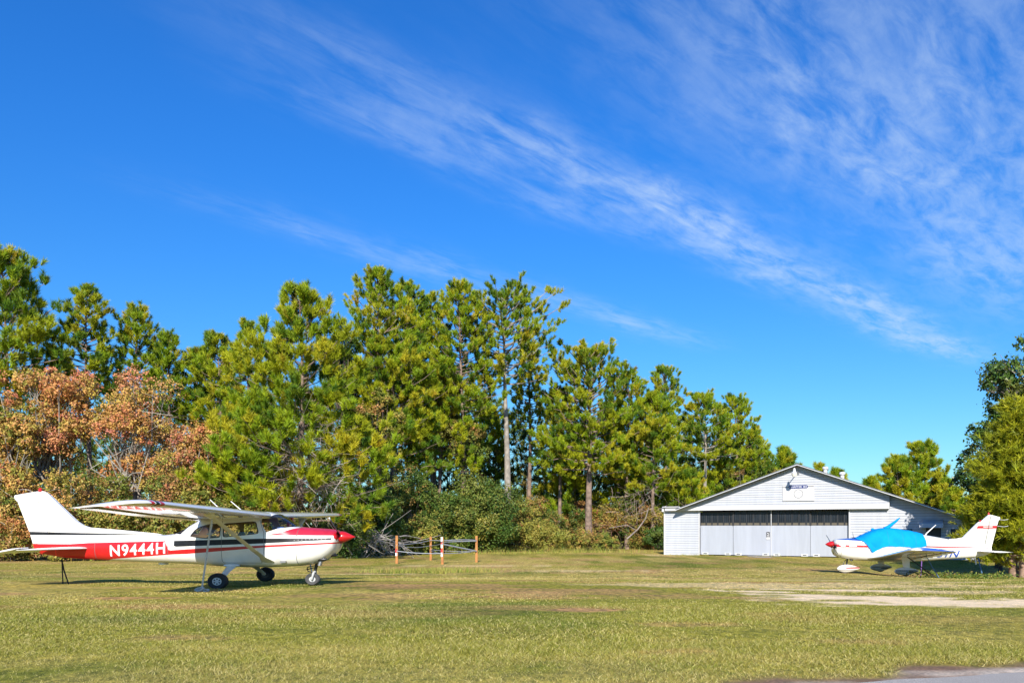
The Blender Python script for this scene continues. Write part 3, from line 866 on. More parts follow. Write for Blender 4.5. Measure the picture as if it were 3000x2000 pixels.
# aerials, pitot, lock
for x0, z0, x1, z1 in ((-1.96, 2.20, -2.22, 2.51), (-1.46, 2.19, -1.72, 2.46)):
    b = B(); b.tube([(x0 + .03, 0, z0 - .03), (x1, 0, z1)], [.014, .010], 6); b.make('aerial', M['white'], cs, TC)
b = B(); b.box((-.85, -1.35, 1.95), (.20, .10, .07)); b.box((-.87, -1.35, 1.83), (.06, .05, .22)); b.box((-.78, -1.35, 1.90), (.08, .13, .05)); b.make('vent_cover', M['red'], cs, TC)
b = B(); b.tube([(-3.35, .0, .66), (-3.35, 0, .62)], .11, 14); b.make('belly_beacon', M['galv'], cs, TC)
# cabin: seats, panel, sun shade
for x_, sy in ((-1.35, .25), (-1.35, -.25)):
    b = B(); b.blob((x_, sy, 1.28), (.09, .20, .33), 14, 10); b.blob((x_ + .25, sy, 1.02), (.28, .21, .08), 14, 8); b.make('seat', M['seat'], cs, TC, 60)
b = B(); b.blob((-2.2, 0, 1.17), (.10, .44, .28), 14, 10); b.make('rear_seat', M['seat'], cs, TC, 60)
b = B(); b.hexa([(-.45, -.47, 1.15), (-.30, -.47, 1.15), (-.30, .47, 1.15), (-.45, .47, 1.15)], [(-.52, -.45, 1.555), (-.2, -.45, 1.60), (-.2, .45, 1.60), (-.52, .45, 1.555)]); b.make('instrument_panel', M['seat'], cs, TC)
b = B()
nn = 13
gridp = [[(-.58 + .40 * j / 8 + .012 * math.sin(i * 1.7 + j), -.42 + .84 * i / (nn - 1), 1.645 + .05 * math.sin(i * 1.1 + j * .7) + .02 * math.sin(j * 2.1) + .02 * j / 8) for i in range(nn)] for j in range(9)]
b.loft(gridp, closed=False); b.loft([[(x, y, z - .012) for x, y, z in r_] for r_ in gridp], closed=False); b.make('sun_shade', M['bluecloth'], cs, TC, 60)
def local_to_world(T, Q, p_):
    v = T(p_); c, s_ = math.cos(Q[3]), math.sin(Q[3])
    return (Q[0] + v.x * c - v.y * s_, Q[1] + v.x * s_ + v.y * c, Q[2] * K + v.z)
WC = lambda x, y, z: local_to_world(TC, QC, (x, y, z))


# ropes and chains holding the aircraft (each a thing of its own)
def coil(b, c, r, n=2, rad=.012, seed=0):
    r_ = random.Random(seed)
    pts = []
    for k in range(14 * n):
        a = 2 * math.pi * k / 14
        rr = r * (1 + .25 * math.sin(a * 1.7 + seed))
        pts.append((c[0] + rr * math.cos(a), c[1] + rr * .5 * math.sin(a), c[2] + .5 * r * (1 + math.sin(a + .6 * (k // 14))) * .9))
    b.tube(pts, rad, 6)
def gpt(p_): return (p_[0], p_[1], float(gz(p_[1], p_[0])))
p0, p1 = WC(-.98, 2.45, 1.97), gpt(WC(-1.20, 2.45, 0))
b = B(); mid = [tuple(p0[i] + (p1[i] - p0[i]) * t for i in range(3)) for t in (0, .12, .24, .5, .75, .97)]
b.tube(mid, [.018, .018, .019, .019, .019, .02], 7); b.tube([mid[0], tuple(mid[0][i] + (mid[2][i] - mid[0][i]) * .5 + (.02, .01, 0)[i] for i in range(3)), mid[2]], .012, 6)
coil(b, mid[2], .045, 2, .009, 1); coil(b, (p1[0] - .03, p1[1] - .02, p1[2] + .01), .075, 3, .013, 2); coil(b, (p1[0] + .09, p1[1], p1[2]), .05, 2, .011, 4)
tag(b.make('tie_down_rope', M['rope']), 'pale rope from the near wing of the red-nosed plane to a knotted coil', 'rope', 'aircraft tie-down ropes')
p0, p1 = WC(-.98, -2.45, 1.93), gpt(WC(-.6, -2.4, 0))
b = B(); b.tube([p0, tuple((p0[i] + p1[i]) / 2 for i in range(3)), p1], .017, 6); coil(b, p1, .07, 2, .012, 5)
tag(b.make('tie_down_rope', M['rope']), 'pale rope behind the nose wheel of the red-nosed plane, under its far wing', 'rope', 'aircraft tie-down ropes')
p0, p1 = WC(-5.86, 0, .76), gpt(WC(-5.72, 0.1, 0))
b = B(); b.tube([p0, tuple(p0[i] + (p1[i] - p0[i]) * .12 for i in range(3))], .022, 8)
pa = tuple(p0[i] + (p1[i] - p0[i]) * .1 for i in range(3)); pb = tuple(p0[i] + (p1[i] - p0[i]) * .45 for i in range(3))
b.tube([pa, (pb[0] + .02, pb[1], pb[2]), (p1[0] + .09, p1[1], p1[2])], .018, 6); b.tube([pa, (pb[0] - .02, pb[1], pb[2]), (p1[0] - .04, p1[1], p1[2])], .014, 6)
tag(b.make('tail_strap', M['strap']), 'black strap holding down the tail of the red and white plane', 'strap', 'aircraft tie-down ropes')

# ------------------------------------------------------------------ low wing aircraft (x forward from the spinner, y port, z up)
QP = (12.95, 34.126, -2.277, 3.022)
TP = lambda p_: Vector((p_[0], p_[1], K * p_[2]))
pp_ = empty('low_wing_airplane', (QP[0], QP[1], QP[2] * K), QP[3],
            'small white low-wing plane with red spinner and blue cowl top, parked before the hangar', 'airplane')
pb_ = Body([(-.41, 1.50, .86, .33, 2.6), (-.46, 1.565, .74, .41, 2.8), (-.6, 1.595, .64, .46, 3.0), (-.9, 1.625, .555, .51, 3.2), (-1.35, 1.66, .48, .55, 3.4), (-1.6, 1.80, .46, .56, 3.4), (-2.1, 2.06, .44, .575, 3.3), (-2.45, 2.14, .43, .58, 3.2), (-2.9, 2.11, .43, .57, 3.1), (-3.4, 1.98, .44, .54, 3.0),
            (-4.0, 1.815, .465, .46, 2.9), (-4.6, 1.68, .53, .36, 2.8), (-5.2, 1.54, .585, .26, 2.7), (-5.9, 1.40, .655, .165, 2.6), (-6.35, 1.28, .74, .10, 2.5), (-6.6, 1.18, .90, .045, 2.3)], .22, 1.5)
px_ = sorted(set([round(x, 3) for x in np.arange(-6.55, -.45, .12)] + [-6.6, -.41, -.43, -.46, -.5, -.55]))
bm = pb_.bm(px_)
PW, PR, PB, PK = range(4)
MP = [M['white'], M['red'], M['blue'], M['black']]
side_cut(bm, [(-.40, 1.335), (-1.64, 1.275), (-1.64, 1.165), (-.40, 1.19)], PR)
side_cut(bm, [(-.52, 1.315), (-.78, 1.30), (-.78, 1.225), (-.62, 1.225)], PW); side_cut(bm, [(-.92, 1.295), (-1.20, 1.28), (-1.20, 1.215), (-.92, 1.22)], PW)
for za, zb, xa, xb in ((1.375, 1.355, -.41, -1.64), (1.155, 1.13, -.41, -1.68)):
    side_cut(bm, [(xa, za), (xb, zb), (xb, zb - .022), (xa, za - .022)], PK)
side_cut(bm, [(-.55, 1.575), (-1.0, 1.535), (-1.40, 1.50), (-1.50, 1.9), (-.55, 1.9)], PB)
side_cut(bm, [(-3.9, 1.225), (-4.45, 1.215), (-6.5, 1.145), (-6.5, 1.13), (-5.2, 1.155), (-4.45, 1.16), (-3.9, 1.19)], PR)
side_cut(bm, [(-2.3, 1.25), (-3.9, 1.262), (-4.2, 1.255), (-6.5, 1.165), (-6.5, 1.146), (-4.2, 1.232), (-2.3, 1.226)], PK); side_cut(bm, [(-3.0, 1.12), (-6.5, 1.085), (-6.5, 1.063), (-3.0, 1.098)], PK)
for x_ in (-.62, -5.97): side_cut(bm, [(x_, .4), (x_, 1.1), (x_ - .008, 1.1), (x_ - .008, .4)], PK)
bm_obj(bm, 'fuselage', MP, pp_, TP)
V, Fs = text_mesh('31N', 1.0, bold=.012, shear=.28)
uv, Fs = slice_text(fit_text(V, .92, .36), Fs)
for sgn in (1, -1):
    bq = B(); bq.add([((-4.84 - a) if sgn > 0 else (-4.84 + a), sgn * (pb_.half(-4.84 - a, .845 + z_) + .008), .845 + z_) for a, z_ in uv], Fs); bq.make('registration_lettering', M['blue'], pp_, TP)
# fin and rudder
def piper_plate(poly, th):
    b = plate(poly, 0, th); bm = bmesh.new(); vs = [bm.verts.new(v) for v in b.v]
    for f in b.f: bm.faces.new([vs[i] for i in f])
    side_cut(bm, [(-6.08, 2.285), (-6.9, 2.30), (-6.9, 2.15), (-6.0, 2.15)], PR)
    side_cut(bm, [(-6.28, 2.255), (-6.64, 2.26), (-6.64, 2.22), (-6.28, 2.215)], PW)
    side_cut(bm, [(-5.9, 2.335), (-7, 2.35), (-7, 2.338), (-5.9, 2.323)], PK); side_cut(bm, [(-5.9, 2.125), (-7, 2.125), (-7, 2.113), (-5.9, 2.113)], PK)
    return bm
bm_obj(piper_plate([(-4.9, 1.55), (-5.20, 1.57), (-5.44, 1.63), (-6.02, 2.40), (-6.10, 2.485), (-6.22, 2.54), (-6.49, 2.86), (-6.53, 2.87), (-6.58, 2.855), (-6.33, 1.25), (-5.2, 1.30)], .042), 'fin', MP, pp_, TP)
bm_obj(piper_plate([(-6.595, 2.85), (-6.93, 2.73), (-6.94, 2.69), (-6.88, 2.60), (-6.60, 1.16), (-6.42, 1.10), (-6.35, 1.24)], .035), 'rudder', MP, pp_, TP)
b = B(); b.tube([(-6.50, 0, 2.86), (-6.50, 0, 2.98)], [.04, .025], 10); b.make('beacon', M['red'], pp_, TP, 40)
b = B(); b.tube([(-6.20, 0, 2.53), (-6.14, 0, 2.57)], [.05, .02], 8); b.make('fin_light', M['red'], pp_, TP)
for z_ in (2.28, 2.62):
    b = B(); b.tube([(-6.84, 0, z_), (-7.03, .12, z_ - .04), (-7.2, .1, z_)], .012, 5); b.make('static_wick', M['galv'], pp_, TP)
for sgn in (1, -1):
    b = B(); b.loft([[(x, sgn * y, z) for x, y, z in airfoil(xl, y, .985, ch, .9)] for y, xl, ch in ((.08, -5.98, .80), (.3, -6.0, .79), (1.35, -6.0, .78), (1.50, -6.06, .70), (1.54, -6.16, .5))]); b.make('stabilator', M['white'], pp_, TP, 35)
# wings
for sgn in (1, -1):
    S = [(.45, -1.62, .62, 1.95, 1.0), (.75, -1.80, .665, 1.75, 1.05), (1.1, -1.93, .715, 1.60, 1.1), (2.6, -1.94, .925, 1.60, 1.1), (4.15, -1.95, 1.145, 1.60, 1.1), (4.36, -1.99, 1.175, 1.55, 1.0), (4.46, -2.10, 1.185, 1.42, .75), (4.50, -2.30, 1.18, 1.18, .35)]
    b = B(); b.loft([[(x, sgn * y, z) for x, y, z in airfoil(xl, y, zl, ch, th, .045)] for y, xl, zl, ch, th in S])
    bmw = bmesh.new(); vs = [bmw.verts.new(v) for v in b.v]
    for f in b.f: bmw.faces.new([vs[i] for i in f])
    bmesh.ops.bisect_plane(bmw, geom=bmw.faces[:] + bmw.edges[:] + bmw.verts[:], dist=1e-5, plane_co=(0, sgn * 4.42, 0), plane_no=(0, 1, 0))
    for f in bmw.faces:
        c = f.calc_center_median()
        if c.y * sgn > 4.42 and -3.2 < c.x < -2.25 and c.z > 1.14: f.material_index = PB
    bm_obj(bmw, 'wing', MP, pp_, TP, 30)
    for ya, yb, nm in ((.8, 2.5, 'flap'), (2.55, 4.3, 'aileron')):
        b = B(); rr = []
        for y_ in np.linspace(ya, yb, 4):
            xl, zl, ch = (np.interp(y_, [s_[0] for s_ in S], [s_[i] for s_ in S]) for i in (1, 2, 3))
            rr.append([(xl - ch * .79, sgn * y_, zl - ch * .06), (xl - ch * 1.0, sgn * y_, zl - ch * .055), (xl - ch * 1.0, sgn * y_, zl - ch * .05 - .02), (xl - ch * .79, sgn * y_, zl - ch * .06 - .03)])
        b.loft(rr); b.make(nm, M['white'], pp_, TP)
        for y_ in np.linspace(ya + .2, yb - .2, 3):
            xl, zl, ch = (np.interp(y_, [s_[0] for s_ in S], [s_[i] for s_ in S]) for i in (1, 2, 3))
            each('hinge_bracket', [((xl - ch * .80, sgn * y_, zl - ch * .065 - .05), (.20, .025, .09))], M['white'], pp_, TP)
    # gear leg and wheel pant
    b = B(); b.loft([[(x_ + wd / 2 * math.cos(k * math.pi / 5), sgn * 1.52 + .05 * math.sin(k * math.pi / 5), z_) for k in range(10)] for x_, z_, wd in ((-2.76, .72, .34), (-2.78, .45, .28), (-2.80, .22, .24), (-2.80, .10, .20))]); b.make('gear_leg', M['white'], pp_, TP, 50)
    def pant(cx, cy, z0, L_, hw, hh):
        b = B(); rings = []
        for t in (0, .02, .07, .15, .3, .45, .6, .75, .88, .97, 1.0):
            r_ = (math.sin(math.pi * t ** .75) ** .75) if 0 < t < 1 else 0.0
            r_ = max(r_, .02)
            rings.append([(cx - L_ * t, cy + hw * r_ * math.cos(2 * math.pi * k / 20), z0 + hh * r_ * math.sin(2 * math.pi * k / 20) + .03 * t) for k in range(20)])
        b.loft(rings)
        bm = bmesh.new(); vs = [bm.verts.new(v) for v in b.v]
        for f in b.f: bm.faces.new([vs[i] for i in f])
        return bm
    bmp = pant(-2.34, sgn * 1.52, .015, .92, .14, .205)
    for z_ in (.085, .035, -.035): side_cut(bmp, [(-2.38, z_), (-3.22, z_ + .01), (-3.22, z_ - .025), (-2.38, z_ - .035)], PK)
    side_cut(bmp, [(-2.75, .025), (-3.2, .03), (-3.2, -.02), (-2.75, -.02)], PK)
    wp = bm_obj(bmp, 'wheel_fairing', MP, pp_, TP, 60)
    b = B(); b.wheel((-2.76, sgn * 1.52, -.03), .19, .12, .08, 24); b.make('wheel', M['rubber'], wp, TP, 50)
bmp = pant(-.56, 0, .035, .92, .135, .215)
for z_ in (.115, .055, -.03): side_cut(bmp, [(-.62, z_), (-1.45, z_ + .03), (-1.45, z_ + .006), (-.62, z_ - .024)], PK)
side_cut(bmp, [(-.90, .085), (-1.46, .115), (-1.46, .06), (-.90, .045)], PR)
wp = bm_obj(bmp, 'nose_wheel_fairing', MP, pp_, TP, 60)
b = B(); b.wheel((-.86, 0, -.04), .19, .12, .08, 24); b.make('wheel', M['rubber2'], wp, TP, 50)
b = B(); b.tube([(-.98, 0, .60), (-.94, 0, .15)], .032, 10); b.tube([(-.92, 0, .5), (-.80, .03, .3), (-.86, 0, .2)], .014, 6); b.tube([(-1.14, .1, .56), (-1.14, .1, .45)], .03, 8); b.make('nose_strut', M['darksteel'], pp_, TP, 40)
# spinner, blades, inlet
b = B(); pr = [(-.40, .15), (-.36, .17), (-.28, .145), (-.18, .085), (-.105, .02), (-.095, .004)]
b.loft([[(x, r_ * math.cos(2 * math.pi * k / 22), 1.315 + r_ * math.sin(2 * math.pi * k / 22)) for k in range(22)] for x, r_ in pr]); b.make('spinner', M['red'], pp_, TP, 40)
ang = math.radians(-62)
for sg in (1, -1):
    ax = Vector((0, sg * math.sin(ang), sg * math.cos(ang))); lat = Vector((0, math.cos(ang), -math.sin(ang))); rings = []
    for r_, wd, tw in ((.10, .05, .9), (.22, .07, .8), (.45, .085, .6), (.75, .075, .4), (.93, .04, .3), (.97, .015, .3)):
        c = Vector((-.36, 0, 1.315)) + ax * r_; d = lat * math.cos(tw) + Vector((1, 0, 0)) * math.sin(tw); nrm = ax.cross(d)
        rings.append([tuple(c + d * wd * math.cos(k * math.pi / 4) + nrm * .014 * math.sin(k * math.pi / 4)) for k in range(8)])
    b = B(); b.loft(rings); b.make('propeller_blade', M['prop'], pp_, TP, 40)
for sg in (1, -1):
    b = B(); b.blob((-.45, sg * .29, 1.20), (.06, .10, .125), 14, 8); b.make('air_inlet', M['prop'], pp_, TP, 60)
b = B(); b.blob((-.47, 0, .88), (.07, .13, .10), 12, 8); b.make('landing_light', M['darksteel'], pp_, TP, 60)
b = B(); b.tube([(-1.0, .25, .58), (-1.08, .27, .46)], .035, 10); b.make('exhaust_pipe', M['darksteel'], pp_, TP)
b = B(); b.tube([(-4.05, 0, 1.78), (-4.10, 0, 1.90), (-4.46, 0, 2.33)], [.03, .026, .018], 8); b.make('aerial', M['white'], pp_, TP)
b = B(); b.tube([(-1.20, 0.1, 1.64), (-1.16, 0.1, 1.95)], [.012, .006], 5); b.make('aerial', M['darksteel'], pp_, TP)
b = B(); b.tube([(-5.98, 0, .68), (-6.02, 0, .30)], [.03, .025], 8); b.make('tail_skid', M['white'], pp_, TP)
# fitted cover over the cabin
cv = empty('aircraft_cover', local_to_world(TP, QP, (0, 0, 0)), QP[3], 'bright turquoise fabric cover tied over the cabin of the low-wing plane', 'cover')
cbody = Body([tuple(r_) for r_ in pb_.r], .22, 1.5)
for r_ in cbody.r:
    if -4.3 < r_[0] < -1.4: r_[1] += .03 + .02 * math.sin(r_[0] * 5); r_[3] += .012
bm = cbody.bm([round(x, 3) for x in np.arange(-4.2, -1.0, .07)], inflate=.022, caps=False)
cov = [(-1.22, 1.62), (-1.42, 1.50), (-1.58, 1.32), (-1.72, 1.08), (-1.79, .90), (-1.98, 1.03), (-2.20, 1.17), (-2.43, 1.235), (-2.8, 1.225), (-3.16, 1.19), (-3.42, 1.145), (-3.66, 1.19), (-3.93, 1.255), (-3.90, 1.6), (-3.86, 1.83), (-3.9, 2.5), (-1.22, 2.5)]
side_cut(bm, cov, 1)
hem = [(-1.40, 1.52), (-1.56, 1.34), (-1.70, 1.10), (-1.78, .90), (-1.80, .92), (-1.735, 1.10), (-1.595, 1.345), (-1.44, 1.535)]
side_cut(bm, hem, 2)
for x_, in ((-2.43,), (-3.0,), (-3.5,)): side_cut(bm, [(x_, 1.2), (x_ + .03, 2.3), (x_ + .02, 2.3), (x_ - .01, 1.2)], 2, lambda c: True)
bmesh.ops.delete(bm, geom=[f for f in bm.faces if f.material_index == 0 or not (-3.95 < f.calc_center_median().x < -1.2)], context='FACES')
bmesh.ops.delete(bm, geom=[f for f in bm.faces if f.calc_center_median().z < .89], context='FACES')
for f in bm.faces: f.material_index = 0 if f.material_index == 1 else 1
fs = [f for f in bm.faces if f.calc_center_median().z < 1.14 and f.calc_center_median().x < -3.44]
if fs: bmesh.ops.delete(bm, geom=fs, context='FACES')
for v in bm.verts:
    k_ = math.sin(v.co.x * 7 + v.co.z * 4) * .014 + math.sin(v.co.x * 19 - v.co.z * 11) * .012
    v.co.y += math.copysign(k_, v.co.y); v.co.z += k_ * .6
bm_obj(bm, 'fabric', [M['cyan'], M['cyandark']], cv, TP, 60)
b = B(); b.tube([(-2.50, 0, 2.12), (-2.62, 0, 2.24), (-2.90, 0, 2.53), (-3.05, 0, 2.70)], [.13, .085, .055, .025], 10); b.make('aerial_sleeve', M['cyan'], cv, TP, 60)
b = B(); b.blob((-1.98, .0, 2.10), (.07, .05, .075), 10, 8); b.tube([(-1.85, 0, 2.0), (-1.70, 0, 2.06)], .014, 5); b.make('vent_sleeve', M['cyan'], cv, TP, 60)
each('strap', [((-1.86, pb_.half(-1.86, z_) + .03, z_ + .03), (.30, .008, .014), 0, Matrix.Rotation(.25, 3, 'Y')) for z_ in (.99, 1.05)], M['cyandark'], cv, TP)
each('buckle', [((-1.86, pb_.half(-1.86, 1.18) + .03, 1.18), (.05, .02, .045))], M['cyandark'], cv, TP)
WP = lambda x, y, z: local_to_world(TP, QP, (x, y, z))
def line_thing(name, pts, r, material, label, cat, group, knot=None):
    b = B(); b.tube(pts, r, 6)
    if knot: coil(b, knot, .07, 2, r * .9, 3)
    return tag(b.make(name, material), label, cat, group)
p0, p1 = WP(-2.45, 2.6, .80), gpt(WP(-3.45, 3.0, 0))
line_thing('tie_down_strap', [p0, tuple(p0[i] * .5 + p1[i] * .5 for i in range(3)), p1], .022, M['strap'], 'black strap slanting from under the near wing of the low-wing plane to the grass', 'strap', 'aircraft tie-down ropes', p1)
p0b = WP(-3.1, 2.7, .88)
line_thing('tie_down_strap', [p0b, tuple(p0b[i] * .6 + p1[i] * .4 for i in range(3)), (p1[0] + .05, p1[1], p1[2])], .016, M['bluerope'], 'thin dark rope behind the slanting black strap under the near wing of the low-wing plane', 'rope', 'aircraft tie-down ropes')
p0, p1 = WP(-6.1, 0.0, .64), gpt(WP(-6.17, .35, 0))
line_thing('tail_rope', [p0, tuple(p0[i] * .66 + p1[i] * .34 for i in range(3)), tuple(p0[i] * .3 + p1[i] * .7 for i in range(3)), p1], [.03, .022, .03, .025], M['bluerope'], 'blue rope hanging from the tail of the low-wing plane into weeds', 'rope', 'aircraft tie-down ropes')
p0, p1 = WP(-5.0, -3.0, .62), gpt(WP(-5.02, -3.2, 0))
line_thing('tie_down_rope', [p0, tuple(p0[i] * .5 + p1[i] * .5 for i in range(3)), p1], .022, M['purple'], 'purple rope under the far side of the low-wing plane before its tail', 'rope', 'aircraft tie-down ropes')

# ------------------------------------------------------------------ hangar (local x along the front, y into the building)
HO, HR = (10.84, 58.0), math.radians(-30)
HB = -2.04
hd, hn = (math.cos(HR), math.sin(HR)), (-math.sin(HR), math.cos(HR))
def ft(u, y0=0.0):
    a = (u - 1500) / F
    return (a * (HO[1] + hn[1] * y0) - HO[0] - hn[0] * y0) / (hd[0] - a * hd[1])
def fp(u, v, y0=0.0):
    t = ft(u, y0); Y = HO[1] + hd[1] * t + hn[1] * y0
    return (t, (HZ - v) * Y / F - HB)
hg = empty('hangar', (HO[0], HO[1], HB), HR, 'white clapboard hangar with wide sliding doors and low gable, right of the woods', 'hangar')
def boards(name, poly, y0, pitch, parent, z_start=None):
    """lapped boards filling a polygon (x, z) that is convex in x"""
    b = B(); zs = [p_[1] for p_ in poly]; z = min(zs) if z_start is None else z_start
    def span(zq):
        xs_ = []
        for i in range(len(poly)):
            (xa, za), (xb, zb) = poly[i], poly[(i + 1) % len(poly)]
            if abs(za - zb) < 1e-9:
                if abs(zq - za) < 1e-6: xs_ += [xa, xb]
            elif min(za, zb) - 1e-9 <= zq <= max(za, zb) + 1e-9: xs_.append(xa + (xb - xa) * (zq - za) / (zb - za))
        return (min(xs_), max(xs_)) if xs_ else None
    top = max(zs)
    while z < top - .01:
        z2 = min(z + pitch, top)
        a, c = span(z + 1e-4), span(z2 - 1e-4)
        if a and c:
            zg = z + LAP_SHADE
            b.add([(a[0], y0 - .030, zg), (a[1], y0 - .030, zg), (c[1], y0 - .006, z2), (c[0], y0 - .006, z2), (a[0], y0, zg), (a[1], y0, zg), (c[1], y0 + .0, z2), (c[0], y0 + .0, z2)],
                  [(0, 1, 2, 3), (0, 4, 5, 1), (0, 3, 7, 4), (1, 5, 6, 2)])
            b.add([(a[0], y0, z), (a[1], y0, z), (a[1], y0, zg), (a[0], y0, zg)], [(0, 1, 2, 3)], 1)  # lap shadow painted as a dark strip below each board
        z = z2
    return b.make(name, [M['siding'], M['lapshade']], parent)
LAP_SHADE = .017
GP = -.30                                   # the gable panel hangs this far in front of the doors
tL, tR = ft(1948.5), ft(2857)
tD0, tD1 = ft(2051.5, .1), ft(2487, .1)
zdoor = fp(2259, 1491)[1]
RO = GP - .55
apex, eL, eR = fp(2335, 1357, RO), fp(1987, 1487, RO), fp(2861, 1525, RO)
gp_r = fp(2606, 1460, GP)[0]
zb_gp = fp(1990, 1493.5, GP)[1]
sl = lambda x: eL[1] + (apex[1] - eL[1]) * (x - eL[0]) / (apex[0] - eL[0]) if x < apex[0] else apex[1] + (eR[1] - apex[1]) * (x - apex[0]) / (eR[0] - apex[0])
TH = .10
gl = ft(1948.5, GP)
xl0 = eL[0] + .25
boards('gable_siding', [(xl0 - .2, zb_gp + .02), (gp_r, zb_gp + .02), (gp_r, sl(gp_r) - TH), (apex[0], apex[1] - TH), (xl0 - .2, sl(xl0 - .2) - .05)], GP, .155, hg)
b = B()                                      # body of the gable box and the wall behind
b.hexa([(gl, GP + .012, zb_gp), (gp_r, GP + .012, zb_gp), (gp_r, .35, zb_gp), (gl, .35, zb_gp)], [(gl, GP + .012, zb_gp + .1), (gp_r, GP + .012, zb_gp + .1), (gp_r, .35, zb_gp + .1), (gl, .35, zb_gp + .1)])
b.add([(gp_r - .01, GP + .01, zb_gp + .1), (gp_r - .01, .34, zb_gp + .1), (gp_r - .01, .34, sl(gp_r) - TH - .02), (gp_r - .01, GP + .01, sl(gp_r) - TH - .02)], [(0, 1, 2, 3)])
b.make('gable_underside', M['soffit'], hg)
b = B(); b.box(((gl + gp_r) / 2, GP - .045, zb_gp + .09), (gp_r - gl, .03, .26)); b.box((gl + .45, GP - .02, zb_gp + .23), (1.15, .34, .05)); b.make('gable_trim', M['trim'], hg)
b = B(); b.tube([(gl + .05, GP + .1, zb_gp + .20), (gl - .16, GP + .05, zb_gp + .17), (gl - .18, GP + .05, zb_gp - .10)], .10, 8); b.make('gutter_end', M['trim'], hg, None, 50)
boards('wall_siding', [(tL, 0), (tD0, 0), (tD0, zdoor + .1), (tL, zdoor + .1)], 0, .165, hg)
each('corner_trim', [((tL - .03, .0, zdoor / 2), (.09, .10, zdoor)), ((tD0 - .04, -.02, zdoor / 2), (.07, .09, zdoor)), ((tD1 + .05, -.02, zdoor / 2), (.07, .09, zdoor))], M['trim'], hg)
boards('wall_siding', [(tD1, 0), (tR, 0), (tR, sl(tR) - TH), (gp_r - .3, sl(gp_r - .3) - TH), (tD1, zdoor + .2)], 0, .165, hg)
DEP = 19.0
b = B(); b.add([(tL, .01, 0), (tL, DEP, 0), (tL, DEP, zdoor), (tL, .01, zdoor), (tR, .01, 0), (tR, DEP, 0), (tR, DEP, sl(tR) - .2), (tR, .01, sl(tR) - .2), (apex[0], DEP, apex[1] - .2)], [(0, 1, 2, 3), (4, 5, 6, 7), (1, 5, 6, 8, 2)])
b.make('wall', M['siding'], hg)
b = B()                                      # roof slabs with dark edge
for (xa, xb) in ((eL[0] - .25, apex[0]), (apex[0], eR[0] + .05)):
    za, zb = sl(xa), sl(xb); f_ = RO
    b.hexa([(xa, f_, za - .07), (xb, f_, zb - .07), (xb, DEP, zb - .07), (xa, DEP, za - .07)], [(xa, f_, za), (xb, f_, zb), (xb, DEP, zb), (xa, DEP, za)])
b.make('roof', M['roof'], hg)
b = B()
for (xa, xb, y_) in ((eL[0] - .25, apex[0], RO), (apex[0], gp_r, RO), (gp_r, eR[0] + .05, RO)):
    za, zb = sl(xa), sl(xb)
    b.hexa([(xa, y_ - .03, za - .105), (xb, y_ - .03, zb - .105), (xb, y_ + .0, zb - .105), (xa, y_ + .0, za - .105)], [(xa, y_ - .03, za - .065), (xb, y_ - .03, zb - .065), (xb, y_, zb - .065), (xa, y_, za - .065)])
b.make('rake_fascia', M['galv'], hg)
b = B(); b.box(((tD0 + tD1) / 2, .62, zdoor * .5), (tD1 - tD0, .05, zdoor + .3)); b.make('dark_interior', M['darkopen'], hg)
us = (2051.5, 2148, 2259.5, 2374.5, 2487); zw = fp(2259, 1538.6, .1)[1]
tan_ = mat('tan_lower_glazing', (0.10, 0.085, 0.06), .6)
for i in range(4):
    y_ = (.16, .08, .10, .18)[i]; x0, x1 = ft(us[i], y_) + .012, ft(us[i + 1], y_) - .012
    top = zdoor - (.14, .0, .0, .10)[i]
    d = B(); d.box(((x0 + x1) / 2, y_ + .03, zw / 2 + .04), (x1 - x0, .05, zw - .08))
    dr = d.make('sliding_door', M['doorpaint'], hg)
    c = B(); n_ = int((x1 - x0) / .035); prev = None
    for k in range(n_ + 1):
        x = x0 + (x1 - x0) * k / n_; yy = y_ + .02 + (.022 if k % 4 in (1, 2) else 0)
        if prev: c.add([(prev[0], prev[1], zw), (x, yy, zw), (x, yy, top), (prev[0], prev[1], top)], [(0, 1, 2, 3)])
        prev = (x, yy)
    c.make('corrugated_window', M['corr'], dr)
    c = B()
    for k in range(1, 6):
        x = x0 + (x1 - x0) * k / 5.6
        each('mullion', [((x, y_ + .012, (zw + top) / 2), (.035, .02, top - zw - .01))], M['gasket'], dr)
    c.box((x0 + .02, y_, (zw + top) / 2), (.05, .05, top - zw)); c.box((x1 - .02, y_, (zw + top) / 2), (.05, .05, top - zw)); c.box(((x0 + x1) / 2, y_, top - .02), (x1 - x0, .05, .04))
    c.make('window_frame', M['gasket'], dr)
    c = B()
    for k in range(6):
        xa = x0 + (x1 - x0) * k / 5.6 + .05; xb = min(x0 + (x1 - x0) * (k + 1) / 5.6 - .05, x1 - .05)
        if xb > xa: each('lower_glazing', [(((xa + xb) / 2, y_ + .015, zw + .10), (xb - xa, .012, .17))], tan_, dr)
    each('foot_plate', [((x, y_ - .01, .14), (.42, .03, .15)) for x in (x0 + .35, x1 - .35)], M['galv'], dr)
    each('foot_slot', [((x, y_ - .03, .15), (.24, .02, .05)) for x in (x0 + .35, x1 - .35)], M['darkopen'], dr)
b = B(); b.box((ft(2259.5, .06), .055, zdoor / 2), (.035, .03, zdoor - .05)); b.make('door_edge_strip', M['trim'], hg)
